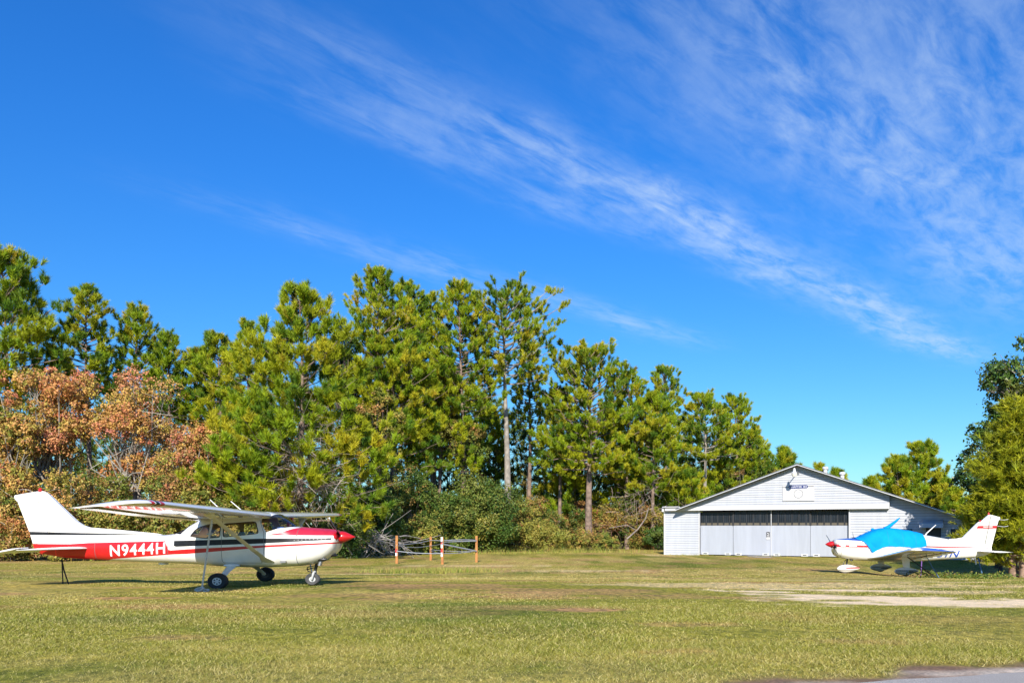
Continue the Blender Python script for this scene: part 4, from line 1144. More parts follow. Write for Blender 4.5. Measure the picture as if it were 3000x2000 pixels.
# lean-to door, awning, windows
w0, w1 = fp(2713, 1546), fp(2757, 1546)
b = B(); b.box(((w0[0] + w1[0]) / 2, -.02, w0[1] / 2), (w1[0] - w0[0], .06, w0[1])); sdr = b.make('side_door', M['gasket'], hg)
b = B(); b.box(((w0[0] + w1[0]) / 2 + .02, -.06, w0[1] * .70), ((w1[0] - w0[0]) * .6, .02, w0[1] * .18)); b.make('door_pane', M['corr'], sdr)
a0, a1 = fp(2694, 1530, -.6), fp(2763, 1545, -.6)
b = B(); b.hexa([(a0[0], -.75, a1[1]), (a1[0], -.75, a1[1]), (a1[0], -.035, a1[1] + .05), (a0[0], -.035, a1[1] + .05)], [(a0[0], -.72, a0[1] - .05), (a1[0], -.72, a0[1] - .05), (a1[0], -.035, a0[1] + .18), (a0[0], -.035, a0[1] + .18)]); b.make('door_awning', M['siding'], hg)
for (u0, u1, v0, v1) in ((2788.5, 2827.5, 1550.5, 1575), (2631, 2670, 1550.5, 1575)):
    p0, p1 = fp(u0, v1), fp(u1, v0)
    cx, cz, w_, h_ = (p0[0] + p1[0]) / 2, (p0[1] + p1[1]) / 2, p1[0] - p0[0], p1[1] - p0[1]
    b = B()
    for (dx_, dz_, sx_, sz_) in ((0, h_ / 2, w_ + .1, .08), (0, -h_ / 2, w_ + .1, .08), (-w_ / 2, 0, .08, h_), (w_ / 2, 0, .08, h_)): b.box((cx + dx_, -.045, cz + dz_), (sx_, .06, sz_))
    wf = b.make('window', M['gasket'], hg)
    b = B(); b.box((cx, -.035, cz), (w_, .02, h_)); b.make('window_pane', M['corr'], wf)
    each('glazing_bar', [((cx + k * w_ / 6, -.05, cz), (.03, .02, h_ - .06)) for k in (-1, 1)] + [((cx, -.052, cz), (w_ - .06, .02, .03))], M['greyink'], wf)
# turbine vents on the roof
for u, v, y_ in ((2418, 1383, 3.0), (2467.6, 1398, 3.0)):
    t = ft(u, y_); z = sl(t)
    b = B(); b.tube([(t, y_, z - .1), (t, y_, z + .18)], .13, 16); 
    vt_ = b.make('roof_vent', M['galv'], hg, None, 40)
    b = B(); rr = []
    for k in range(7):
        a = k / 6 * math.pi; r_ = .05 + .135 * math.sin(a) ** .7; 
        rr.append([(t + r_ * (1 + .06 * (j % 2)) * math.cos(2 * math.pi * j / 28), y_ + r_ * (1 + .06 * (j % 2)) * math.sin(2 * math.pi * j / 28), z + .18 + .12 - .12 * math.cos(a)) for j in range(28)])
    b.loft(rr); b.make('turbine', M['galv'], vt_)
# sign on the gable
def h2w(x, y, z): return (HO[0] + hd[0] * x + hn[0] * y, HO[1] + hd[1] * x + hn[1] * y, HB + z)
s0, s1 = fp(2292.8, 1467, GP - .06), fp(2385.6, 1418.5, GP - .06)
sw, sh = s1[0] - s0[0], s1[1] - s0[1]; sx_, sz_ = (s0[0] + s1[0]) / 2, (s0[1] + s1[1]) / 2
sg_ = empty('gable_sign', h2w(sx_, GP - .03, sz_ - sh / 2), HR, 'white board sign lettered CHAPTER 202 with a ring emblem, fixed high on the hangar gable', 'sign')
b = B(); b.box((0, -.035, sh / 2), (sw, .04, sh)); b.make('board', M['trim'], sg_)
def flat_text(name, s_, cx, cz, w_, h_, y_, m_, parent, bold=.0):
    V, Fs = text_mesh(s_, 1.0, bold); uv = fit_text(V, w_, h_)
    b = B(); b.add([(cx + a, y_, cz + c) for a, c in uv], Fs); return b.make(name, m_, parent)
def sp(u8, v8): return ((u8 - 1070) / 910 * sw, sh - (v8 - 575) / 475 * sh)
c0 = sp(1070, 632); pw, ph = 560 / 910 * sw, 98 / 475 * sh
b = B(); n_ = 10
ring = [(c0[0] + sgn * (pw / 2 - ph / 2) + ph / 2 * math.cos(a), -.062, c0[1] + ph / 2 * math.sin(a)) for sgn, rng_ in ((1, range(-5, 6)), (-1, range(5, 16))) for a in [k * math.pi / 10 for k in rng_]]
b.hexa(ring, [(x, y + .01, z) for x, y, z in ring]); b.make('name_panel', M['navy'], sg_)
flat_text('name_lettering', 'CHAPTER 202', c0[0], c0[1], pw * .90, ph * .50, -.066, M['text'], sg_, .0)
b = B()
for xa, xb, yv in ((620, 790, 638), (1350, 1515, 624)):
    p0, p1 = sp(xa, yv), sp(xb, yv); each('rule_line', [(((p0[0] + p1[0]) / 2, -.06, p0[1]), (p1[0] - p0[0], .008, .035))], M['darkink'], sg_)
cx_, cz_ = sp(1075, 840)
for k in range(40):
    a, a2 = 2 * math.pi * k / 40, 2 * math.pi * (k + 1) / 40
    R0, R1 = 132 / 910 * sw, 121 / 910 * sw
    b.add([(cx_ + R0 * math.cos(a), -.060, cz_ + R0 * math.sin(a)), (cx_ + R0 * math.cos(a2), -.060, cz_ + R0 * math.sin(a2)), (cx_ + R1 * math.cos(a2), -.060, cz_ + R1 * math.sin(a2)), (cx_ + R1 * math.cos(a), -.060, cz_ + R1 * math.sin(a))], [(0, 1, 2, 3)])
b.make('ring_emblem', M['darkink'], sg_)
for (s_, xx, yy, w8) in (('12737 AIRWAY', 780, 770, 265), ('PANAMA CITY', 780, 822, 265), ('FLORIDA', 780, 875, 150), ('850 871 2477', 780, 922, 280), ('MEETINGS ON', 1368, 757, 255), ('3RD SATURDAY', 1368, 815, 270), ('EACH MONTH', 1368, 868, 255), ('10 AM', 1368, 922, 115),
                         ('EAA', 1075, 800, 120), ('202', 1075, 880, 90)):
    if s_ in ('EAA', '202'): continue
    c_ = sp(xx, yy); flat_text('small_lettering', s_, c_[0], c_[1], w8 / 910 * sw, 26 / 475 * sh, -.058, M['greyink'], sg_, -.005)
for (x8, y8, w8, h8) in ((1075, 790, 120, 10), (1020, 840, 8, 40), (1085, 848, 30, 10), (1035, 890, 10, 40), (1150, 895, 30, 12), (1000, 790, 8, 30)):
    c_ = sp(x8, y8); each('emblem_mark', [((c_[0], -.058, c_[1]), (w8 / 910 * sw, .004, h8 / 475 * sh))], M['greyink'], sg_)
# notice on a door
n0, n1 = fp(2245, 1576, .05), fp(2256, 1556, .05); nw, nh = n1[0] - n0[0], n1[1] - n0[1]
nt_ = empty('door_notice', h2w((n0[0] + n1[0]) / 2, .05, n0[1]), HR, 'small black and white notice stuck on the hangar door beside the middle joint', 'notice')
b = B(); b.box((0, 0, nh * .42), (nw, .012, nh * 1.15)); b.make('sheet', M['trim'], nt_)
b = B(); b.box((0, -.010, nh * .56), (nw * .92, .008, nh * .78)); b.make('black_panel', M['darkink'], nt_)
b = B(); b.hexa([(-nw * .32, -.016, nh * .72), (nw * .32, -.016, nh * .58), (nw * .32, -.016, nh * .62), (-nw * .1, -.016, nh * .80)], [(-nw * .32, -.02, nh * .72), (nw * .32, -.02, nh * .58), (nw * .32, -.02, nh * .62), (-nw * .1, -.02, nh * .80)])
b.make('white_mark', M['text'], nt_)
each('white_mark', [((0, -.016, nh * z_), (nw * .6, .006, nh * .04)) for z_ in (.46, .38, .24)], M['text'], nt_)
# lamp on an arm
l0 = fp(2338.7, 1385.5, GP - .03); LA = 1.25
lm = empty('gable_lamp', h2w(l0[0], GP - .03, l0[1]), HR, 'pale bell-shaped yard lamp on an arm near the hangar gable peak', 'lamp')
b = B(); b.tube([(0, 0, 0), (0, -.3, .10), (0, -LA + .12, .10), (0, -LA, .02)], .028, 8); b.box((0, -.01, 0), (.12, .03, .2)); b.make('arm', M['steel'], lm)
b = B(); b.tube([(0, -LA, .26), (0, -LA, .12), (0, -LA, .02), (0, -LA, -.06)], [.05, .075, .10, .19], 16); b.make('housing', M['galv'], lm, None, 40)
b = B(); b.tube([(0, -LA, -.065), (0, -LA, -.12), (0, -LA, -.28)], [.17, .18, .13], 16); b.make('globe', M['lampglass'], lm, None, 40)
# slab before the doors
pts = [(u, v) for u, v in ((2178, 1632.5), (2215, 1635.5), (2262, 1634.5), (2306, 1629), (2290, 1627.5), (2200, 1629))]
b = B(); t0, t1 = ft(2185, -.4), ft(2300, -.4)
b.add([(*h2w(x, y, 0)[:2], float(gz(h2w(x, y, 0)[1])) + .02) for x, y in ((t0, -.1), (t0 + .4, -1.4), (t0 + 1.2, -2.6), (t0 + 2.0, -2.4), (t1 - .6, -1.0), (t1, -.1))], [(0, 1, 2, 3, 4, 5)])
tag(b.make('concrete_pad', M['concrete']), kind='structure')

# ------------------------------------------------------------------ roped-off square of orange posts
def wpost(u, vb, vt):
    Y = Yrow(vb); x, y, z = at(u, vb, Y); return x, Y, float(gz(Y)), (vb - vt) * Y / F
pst = [wpost(1162.5, 1650, 1568), wpost(1262, 1640, 1571), wpost(1296, 1652, 1572), wpost(1396, 1646, 1569)]
fn = empty('post_enclosure', (pst[2][0], pst[2][1], pst[2][2]), 0, 'square of four orange wooden posts strung with pale wire netting, before the bushes', 'enclosure')
ox, oy, oz = fn.location
for i, (x, y, z, h_) in enumerate(pst):
    b = B(); w_ = .062
    r_ = [(x - ox + a * w_, y - oy + c * w_) for a, c in ((-1, -1), (1, -1), (1, 1), (-1, 1))]
    b.hexa([(*q_, z - oz - .05) for q_ in r_], [(*q_, z - oz + h_) for q_ in r_])
    po = b.make('post', M['orange'], fn)
    if i in (0, 2):
        for zz_, hh_, m_ in (((.46, .14, 'taper'), (.34, .12, 'tapew')) if i == 0 else ((.90, .2, 'tapew'), (.78, .10, 'taper'), (.66, .12, 'tapew'), (.50, .14, 'taper'), (.36, .16, 'tapew'))):
            b = B(); b.box((x - ox - (.03 if i == 2 else .02), y - oy - w_ - .004, z - oz + h_ * zz_), (.09, .008, h_ * hh_)); b.make('reflective_tape', M[m_], po)
def sag(b, i, j, hi, hj, s_, rad=.018, n=10):
    (x0, y0, z0, h0), (x1, y1, z1, h1) = pst[i], pst[j]
    P_ = []
    for k in range(n + 1):
        t = k / n
        P_.append((x0 + (x1 - x0) * t - ox, y0 - .09 + (y1 - y0) * t - oy, z0 + h0 * hi + (z1 + h1 * hj - z0 - h0 * hi) * t - oz - s_ * 4 * t * (1 - t)))
    b.tube(P_, rad * .75, 5)
for (i, j, hi, hj, s_, r_) in ((0, 1, .66, .84, .04, .026), (0, 1, .64, .62, .10, .02), (1, 2, .62, .76, .03, .024), (0, 2, .45, .40, .05, .03), (1, 3, .85, .82, .03, .026), (2, 3, .86, .84, -.04, .03), (2, 3, .74, .42, .0, .05), (2, 3, .40, .44, .05, .028), (1, 3, .45, .42, .05, .02), (2, 3, .80, .80, -.01, .022), (1, 2, .4, .4, .02, .02)):
    b = B(); sag(b, i, j, hi, hj, s_, r_); b.make('wire', M['wire'], fn)

# ------------------------------------------------------------------ trees and bushes
def unit(a): return a / (np.linalg.norm(a, axis=-1, keepdims=True) + 1e-9)
def needles(pos, dirs, n, length, width, spread, cols, r, back=.35):
    """tufts of thin needles: n triangles per tuft"""
    N = len(pos)
    d = unit(np.repeat(dirs, n, 0) + spread * unit(r.normal(size=(N * n, 3))))
    p_ = np.repeat(pos, n, 0) - np.repeat(dirs, n, 0) * (r.random((N * n, 1)) * back)
    L_ = length * r.uniform(.65, 1.25, (N * n, 1))
    side = unit(np.cross(d, r.normal(size=(N * n, 3)))) * width * r.uniform(.6, 1.3, (N * n, 1))
    V = np.stack([p_ - side, p_ + side, p_ + d * L_], 1).reshape(-1, 3)
    c = np.repeat(cols, n, 0) * r.uniform(.75, 1.3, (N * n, 1))
    return V, c
def leafs(pos, nrm, size, cols, r, aspect=.55):
    """one four-sided leaf per position"""
    N = len(pos)
    n_ = unit(nrm + .9 * r.normal(size=(N, 3)))
    t_ = unit(np.cross(n_, r.normal(size=(N, 3)))); b_2 = np.cross(n_, t_)
    s_ = size * r.uniform(.6, 1.35, (N, 1))
    V = np.stack([pos - t_ * s_ * .5, pos + b_2 * s_ * aspect * .5 + t_ * s_ * .08, pos + t_ * s_ * .5 + n_ * s_ * .12, pos - b_2 * s_ * aspect * .5 + t_ * s_ * .08], 1).reshape(-1, 3)
    return V, cols * r.uniform(.8, 1.25, (N, 1))
def pick(r, n, pal, w):
    pal = np.array(pal); return pal[r.choice(len(pal), n, p=np.array(w) / sum(w))]

PG = [(.20, .285, .010), (.315, .335, .012), (.062, .135, .012), (.40, .345, .018), (.42, .18, .04)]
def trunk_pts(H, r, lean, n=9):
    x = y = 0.0; out = []
    ph = r.uniform(0, 6)
    for i in range(n):
        t = i / (n - 1)
        out.append((lean * t * H + .012 * H * math.sin(ph + t * 5) * t, .010 * H * math.sin(ph * 2 + t * 4) * t, H * t * .985))
    return out

def pine(u, vt, hw, vb, Y, label, seed, dens=1.0, lean=0.0, lens=.46, prof=None, tone=(0, 0), bark='bark', low=None, bias=0.0, sub=1.0, tuft=72, wid=.0205, group='pines at the edge of the woods', r0k=1.0, name='pine_tree'):
    r = np.random.default_rng(seed)
    x, _, zt = at(u, vt, Y); gnd = float(gz(Y, x)); H = zt - gnd
    zc = max(.3, at(u, vb, Y)[2] - gnd); R = 1.08 * hw * Y / F
    lab, root = label, empty(name, (x - lean * H, Y, gnd), 0, label, 'pine', group)
    tp = trunk_pts(H, r, lean)
    tpa = np.array(tp)
    r0 = (.10 + .008 * H) * r0k
    tb = B(); tb.tube([(tp[0][0], tp[0][1], -.15)] + tp[1:], [r0 * (1 - .93 * i / (len(tp) - 1)) for i in range(len(tp))], 9)
    def axis_at(z): return np.array([np.interp(z, tpa[:, 2], tpa[:, k]) for k in range(2)] + [z])
    Hc = H - zc
    nb = int((20 + Hc * 7.5) * sub)
    P_, D_, S_ = [], [], []
    pw_ = r.uniform(.5, .8)
    for i in range(nb):
        s_ = (i + r.random()) / nb
        z = zc + Hc * s_ * .97
        rr = prof(s_) if prof else (1 - s_) ** pw_ * (.70 + .30 * min(1, s_ / .22)) + .09
        L_ = R * rr * r.uniform(.62, 1.15)
        az = i * 2.39996 + r.uniform(-.4, .4)
        d = np.array([math.cos(az), math.sin(az), 0])
        if bias: L_ *= 1 + bias * d[0]
        el = -.12 + .80 * s_ + r.uniform(-.15, .2)
        base = axis_at(z)
        pts = []
        for k in range(6):
            t = k / 5
            pts.append(base + d * L_ * t * math.cos(el * .6) + np.array([0, 0, L_ * (t * math.sin(el) + .22 * t * t)]) + r.normal(size=3) * .03 * L_ * t)
        if L_ > .5: tb.tube([tuple(q_) for q_ in pts], [r0 * .22 * (1 - .8 * k / 5) * (.6 + .4 * L_ / R) for k in range(6)], 5)
        ncl_ = max(1, int(L_ * 1.5 * dens + .9)); nt_ = ncl_ * 3
        pa = np.array(pts)
        for k in range(nt_):
            if k % 3 == 0: t = .34 + .66 * (1 - (k + 1.5 * r.random()) / nt_) if k else .97; jit = r.normal(size=3) * 0
            else: jit = r.normal(size=3) * np.array([.20, .20, .14])
            p0 = np.array([np.interp(t * 5, range(6), pa[:, c]) for c in range(3)])
            if k % 3 == 0: sd_ = np.cross(d, [0, 0, 1]) * r.choice([-1, 1]) * r.uniform(.1, 1) * L_ * .42 * (1.15 - t)
            if k % 3 == 0: off = (sd_ + d * abs(r.normal()) * .10 * L_ + np.array([0, 0, r.uniform(-.08, .20) * L_ + .05])) * (.1 if k == 0 else 1)
            P_.append(p0 + off + jit); D_.append(jit * 1.6 + d * .4 + .6 * sd_ / (L_ + .1) + np.array([0, 0, .75 + .8 * s_])); S_.append(i)
    for k in range(5):
        P_.append(axis_at(H * .985) + r.normal(size=3) * .12); D_.append(np.array([0, 0, 1.0]) + r.normal(size=3) * .2); S_.append(nb)
    P_, D_, S_ = np.array(P_), unit(np.array(D_)), np.array(S_)
    w_ = [3.2 + tone[0], 2.4 + tone[1], 2.6, 1.0 + .6 * tone[1], .22]
    cols = pick(r, len(P_), PG, [max(.02, q_) for q_ in w_]) * .35 + pick(r, nb + 1, PG[:4], [max(.02, q_) for q_ in w_[:4]])[S_.astype(int)] * .75
    V, c = needles(P_, D_, tuft, lens * .70, wid, .85, cols, r, lens * .8)
    tb.make('trunk', M[bark], root, None, 60)
    np_mesh('crown', V, 3, c, M['needle'], root)
    return root

def crown_clumps(R, r, n, ctr, flat=.0):
    """clump centres spread through an ellipsoid, denser to the outside"""
    q_ = unit(r.normal(size=(n, 3))) * (r.random((n, 1)) ** .40)
    return q_ * np.array(R) + np.array(ctr)

def leafy(u, vt, hw, vb, Y, name, label, cat, seed, pal, w, size=.15, dens=90, ncl=26, stem='barkgrey', material='leaf', group=None, depth=None, bare=0.0, trunk=True, clump=.36, patchy=.0, shape=1.0, limb=1.0):
    r = np.random.default_rng(seed)
    x, _, zt = at(u, vt, Y); gnd = float(gz(Y, x)); H = zt - gnd
    zb_ = max(0.0, at(u, vb, Y)[2] - gnd); R = hw * Y / F
    if not trunk: zb_ = -.14 * H
    Rz = (H - zb_) / 2
    Ry = depth if depth else R * .85
    root = empty(name, (x, Y, gnd), 0, label, cat, group)
    C = crown_clumps((R * (1 - clump * .6), Ry * (1 - clump * .6), Rz * (1 - clump * .55)), r, ncl, (0, 0, zb_ + Rz))
    if shape != 1.0:                                   # taper towards the top
        f_ = 1 - (1 - shape) * np.clip((C[:, 2] - zb_) / (2 * Rz), 0, 1); C[:, 0] *= f_; C[:, 1] *= f_
    rc = clump * min(R, Rz * 1.3) * r.uniform(.6, 1.3, ncl)
    tb = B()
    if trunk:
        tr = .05 + .011 * H
        top = (r.normal() * .1, 0, zb_ + Rz * .8)
        tb.tube([(0, 0, -.1), (.04 * H, 0, H * .22), (top[0] * .5, 0, H * .4), top], [tr, tr * .8, tr * .65, tr * .3], 8)
    for k in range(ncl):
        b0 = np.array([r.normal() * .15 * R, r.normal() * .15 * Ry, max(0, zb_ + Rz * .15) if trunk else 0.0])
        m1 = b0 + (C[k] - b0) * .5 + r.normal(size=3) * .10 * R
        rr = (.018 + .004 * H) * limb
        tb.tube([tuple(b0), tuple(m1), tuple(C[k])], [rr, rr * .7, rr * .25], 5)
        for q_ in range(3):
            e_ = C[k] + unit(r.normal(size=3)) * rc[k] * r.uniform(.5, 1.05); tb.tube([tuple(m1 + (C[k] - m1) * r.uniform(.3, 1)), tuple(e_)], [rr * .4, rr * .12], 4)
    tb.make('trunk' if trunk else 'stems', M[stem], root, None, 60)
    P_, N_, CI = [], [], []
    cb = pick(r, ncl, pal, w)
    for k in range(ncl):
        n_ = int(1.25 * dens * rc[k] ** 2 * 9 * (1 - (patchy if r.random() < .4 else 0)))
        # twig sprays inside the clump
        ns = max(6, n_ // 14)
        sp_ = unit(r.normal(size=(ns, 3))) * (r.random((ns, 1)) ** .33) * rc[k] * np.array([1.1, 1.1, .8])
        ids = r.integers(0, ns, n_)
        pl = sp_[ids] + r.normal(size=(n_, 3)) * rc[k] * .13
        P_.append(C[k] + pl); N_.append(unit(pl) * .7 + np.array([0, -.25, .6]))
        own = pick(r, ns, pal, w)[ids]
        CI.append(own * .55 + cb[k] * .45)
    P_, N_, CI = np.concatenate(P_), np.concatenate(N_), np.concatenate(CI)
    ok = P_[:, 2] > .03
    V, c = leafs(P_[ok], N_[ok], size * .88, CI[ok], r, .62)
    np_mesh('foliage' if not trunk else 'crown', V, 4, c, M[material], root)
    return root

def twigs(u, vt, hw, vb, Y, label, seed, n=260, col=(.30, .25, .22), group='dead tangles in the woods edge', name='dead_brush', cat='brush', depth=1.2, wid=.011):
    r = np.random.default_rng(seed)
    x, _, zt = at(u, vt, Y); gnd = float(gz(Y, x)); z0 = max(0, at(u, vb, Y)[2] - gnd); H = zt - gnd; R = hw * Y / F
    V = []; C_ = []
    for i in range(n):
        p_ = np.array([r.normal() * R * .45, r.normal() * depth * .5, z0 + (H - z0) * r.random() ** .8])
        d = unit(np.array([r.normal(), r.normal() * .6, r.normal() * .7 - .1])); L_ = min(R, 1.7) * r.uniform(.4, 1.1); cu = r.normal(size=3) * 1.0 + np.array([0, 0, -.6])
        pts = [p_ + d * L_ * t + cu * L_ * t * t * .6 for t in np.linspace(0, 1, 6)]
        w_ = wid * r.uniform(.5, 1.4); sd_ = unit(np.cross(d, r.normal(size=3))) * w_
        for k in range(5):
            V += [pts[k] - sd_, pts[k] + sd_, pts[k + 1] + sd_ * .8, pts[k + 1] - sd_ * .8]; C_.append(np.array(col) * r.uniform(.6, 1.4))
    V = np.array(V); V[:, 2] = np.maximum(V[:, 2], .01)
    o = np_mesh(name, V, 4, np.array(C_), M['leaf'])
    o.location = (x, Y, gnd)
    return tag(o, label, cat, group)

def deep(u, Y): return Y * float(np.interp(u, [700, 950, 2200], [1.0, 1.17, 1.17])) if Y < 80 and u < 2200 else Y
S = 1.2755                     # the lists below are in columns and rows of a 2352 px wide frame
def PN(u, vt, hw, vb, Y, label, seed, **k): return pine(u * S, vt * S, hw * S, vb * S, deep(u, Y), label, seed, **k)
def LF(u, vt, hw, vb, Y, *a, **k): return leafy(u * S, vt * S, hw * S, vb * S, deep(u, Y), *a, **k)
def TW(u, vt, hw, vb, Y, *a, **k): return twigs(u * S, vt * S, hw * S, vb * S, deep(u, Y), *a, **k)

# pines, left to right
PN(10, 580, 150, 930, 54, 'tallest pine at the left edge, behind the orange maple', 101, lens=.55)
PN(205, 655, 78, 900, 57, 'slender pine peeking over the top of the orange maple', 102, dens=.9)
PN(312, 705, 72, 930, 60, 'small pine with an open crown, right of the orange maple top', 103, dens=.9)
PN(385, 762, 58, 960, 60, 'short dark pine in the dip of the left treeline', 104, tone=(1, -1))
PN(450, 800, 70, 980, 62, 'lowest pine of the left treeline, half hidden in the dip', 105)
PN(505, 765, 66, 1000, 60, 'rounded pine just left of the spiky young pine', 106, dens=1.1)
PN(567, 738, 62, 1000, 56, 'spiky young pine with two thin leaders left of the broad pine', 107, dens=.75)
PN(690, 655, 225, 1190, 49, 'broad bushy pine with drooping yellow-green boughs above the red-nosed plane', 108, dens=1.25, lens=.52, tone=(0, .6), tuft=72, prof=lambda s_: (1 - s_) ** .85 * (.8 + .2 * min(1, s_ / .15)) + .08)
PN(560, 930, 120, 1190, 50, 'low yellow-green pine in front of the left thicket', 109, dens=1.1, lens=.5, tone=(-1, 1.5))
PN(872, 612, 118, 1010, 56, 'highest pine of the middle group, pointed and open', 110, dens=.95)
PN(940, 648, 88, 1000, 59, 'pine close behind the highest pine of the middle group', 111)
PN(995, 672, 84, 1010, 60, 'pine between the highest pine and the flat-topped pine', 112)
PN(1062, 652, 96, 960, 57, 'flat-topped tall pine left of the bare-trunked pine', 113, dens=.95)
PN(900, 800, 150, 1090, 55, 'wide low pine filling the middle of the woods front', 114, dens=1.1, tone=(0, .8))
PN(1010, 850, 110, 1080, 57, 'yellowish low pine left of the bare-trunked pine', 115, tone=(0, 1.2))
PN(1163, 678, 112, 885, 58, 'bare-trunked pine standing apart, with pale trunk and crown against blue sky', 116, dens=.85, bark='barkgrey', prof=lambda s_: .15 + .85 * math.sin(math.pi * min(1, (s_ * .80 + .17))) , bias=.12, sub=1.0, lean=-.004, r0k=1.35)
PN(1122, 930, 52, 1100, 70, 'small bright pine seen through the gap beside the bare trunk', 117, lens=.5)
PN(1215, 760, 48, 980, 66, 'thin pine behind the bare-trunked pine, on its right', 118, dens=.7)
PN(1285, 890, 68, 1090, 62, 'small pine left of the dome-crowned pine', 119)
PN(1352, 808, 112, 1090, 60, 'dome-crowned pine with a stout ivy-wrapped trunk, right of centre', 120, dens=1.15, prof=lambda s_: (1 - s_ ** 2.2) ** .5 * (.75 + .25 * min(1, s_ / .2)) + .05, r0k=1.5, tone=(0, .5))
PN(1440, 856, 78, 1100, 62, 'pine shouldering the dome-crowned pine on its right', 121)
PN(1527, 842, 62, 1040, 68, 'thin airy pine rising between the dome-crowned and the hangar pines', 122, dens=.7)
PN(1500, 905, 74, 1130, 61, 'dense low pine under the thin airy pine', 123, dens=1.1)
PN(1618, 905, 92, 1060, 66, 'pale-trunked pine just left of the hangar roof', 124, bark='barkgrey', dens=1.0, r0k=1.2)
PN(1690, 912, 74, 1090, 70, 'round pine to the right of the pale-trunked pine by the hangar', 125)
PN(1735, 985, 52, 1120, 74, 'shorter pine sloping down towards the hangar peak', 126, lens=.5)
PN(1575, 1080, 66, 1240, 63, 'young pine low against the left slope of the hangar roof', 127, dens=1.2)
PN(1660, 1060, 72, 1220, 68, 'young pine behind the middle of the left hangar roof slope', 128, dens=1.1, lens=.5)
PN(1455, 1040, 78, 1190, 64, 'low spreading pine beneath the dome-crowned pine', 129, tone=(0, .8))
PN(1310, 1090, 88, 1215, 64, 'drooping low pine branch clump left of the dome-crowned pine trunk', 130, tone=(0, 1))
PN(1800, 1028, 44, 1180, 95, 'distant pine showing left of the hangar peak', 131, lens=.7, wid=.03)
PN(1760, 1060, 40, 1180, 92, 'distant pine nearest the hangar peak in the left roof gap', 132, lens=.7, wid=.03)
PN(1885, 1066, 34, 1180, 98, 'distant pine top behind the roof vents', 133, lens=.7, wid=.03)
PN(1925, 1078, 30, 1180, 100, 'distant pine top right of the roof vents', 134, lens=.7, wid=.03)
PN(1998, 1096, 26, 1190, 105, 'tiny far pine above the right hangar roof slope', 135, lens=.7, wid=.03)
PN(2118, 1018, 66, 1200, 88, 'tallest pine behind the right end of the hangar', 136, lens=.62, wid=.028, dens=.9)
PN(2062, 1052, 62, 1200, 86, 'pine left of the tallest one behind the right hangar end', 137, lens=.62, wid=.028, dens=.9)
PN(2158, 1090, 48, 1220, 88, 'lower pine right of the tallest one behind the right hangar end', 138, lens=.62, wid=.028)
PN(2195, 1122, 40, 1230, 84, 'lowest pine between the hangar end and the cedar', 139, lens=.6, wid=.028)

# broadleaf trees
MAPLE = [(.50, .19, .075), (.54, .29, .085), (.45, .34, .07), (.50, .18, .12), (.24, .23, .04)]
OLIVE = [(0.197, 0.216, 0.037), (0.295, 0.249, 0.046), (0.105, 0.151, 0.026), (0.394, 0.216, 0.066), (0.354, 0.131, 0.066)]
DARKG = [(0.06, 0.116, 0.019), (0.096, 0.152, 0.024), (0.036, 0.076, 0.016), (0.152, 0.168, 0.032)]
MIXV = [(0.27, 0.225, 0.04), (0.158, 0.169, 0.029), (0.338, 0.169, 0.056), (0.09, 0.112, 0.022), (0.371, 0.101, 0.056)]
LF(100, 778, 140, 1130, 50, 'maple_tree', 'orange maple in autumn colour behind the tail of the red-nosed plane', 'maple', 201, MAPLE, (3, 3, 2.5, 1.2, 1.8), ncl=44, size=.17, dens=100, clump=.22, stem='barkgrey', limb=.9, patchy=.25)
LF(310, 835, 140, 1150, 51, 'maple_tree', 'half-bare pinkish maple with grey twigs, right of the orange maple', 'maple', 202, MAPLE, (2, 3, 3, 2, 1), ncl=46, size=.16, dens=80, clump=.22, stem='barkgrey', limb=.9, patchy=.35)
LF(20, 930, 110, 1190, 48, 'maple_tree', 'orange and green low maple at the left edge, under the tall one', 'maple', 203, MAPLE + OLIVE[:2], (2, 3, 3, 1, 2, 2, 2), ncl=34, size=.17, dens=105, clump=.28, limb=.9)
LF(465, 955, 105, 1160, 50, 'maple_tree', 'small reddish maple left of the broad bushy pine', 'maple', 204, MAPLE + OLIVE[:1], (2, 2, 2, 3, 2, 2), ncl=26, size=.16, dens=95, clump=.3)
LF(788, 690, 62, 960, 57, 'dark_tree', 'dark dull-leaved tree squeezed between the broad pine and the highest pine', 'tree', 205, DARKG, (3, 2, 3, .6), ncl=30, size=.18, dens=75, clump=.3, patchy=.4, material='gloss', stem='barkdark')
LF(870, 880, 70, 1100, 53, 'vine_covered_tree', 'tree wrapped in yellow-green vines at the centre-left of the woods', 'tree', 206, OLIVE, (2, 3, 2, 1, .4), ncl=26, size=.17, dens=90, clump=.3, stem='barkdark')
LF(1065, 940, 60, 1080, 57, 'dark_tree', 'small dark-leaved tree left of the bare pine trunk', 'tree', 207, OLIVE, (2, 1, 3, .5, .2), ncl=20, size=.17, dens=90, clump=.32, stem='barkdark')

# understory, left to right
UG = 'bushes along the woods edge'
def bush(u, vt, hw, vb, Y, label, seed, pal, w, **k):
    k.setdefault('ncl', 24); k.setdefault('dens', 95); k.setdefault('size', .16); k.setdefault('clump', .34); k.setdefault('group', UG); k.setdefault('trunk', False); k.setdefault('limb', .5); k.setdefault('stem', 'barkdark')
    return LF(u, vt, hw, vb, Y, 'bush', label, 'bush', seed, pal, w, **k)
bush(25, 1080, 90, 1300, 47, 'orange-flecked bush behind the tail fin at the left edge', 301, MAPLE + OLIVE, (1, 2, 2, 1, 2, 2, 2, 2, 1, 1))
bush(150, 1060, 95, 1290, 47, 'orange and olive bush between the tail fin and the near wing tip', 302, MAPLE + OLIVE, (1, 2, 2, 1, 2, 3, 2, 2, 1, 1))
bush(270, 1080, 90, 1285, 48, 'olive bush directly above the near wing tip', 303, OLIVE, (3, 2, 3, 1, 1))
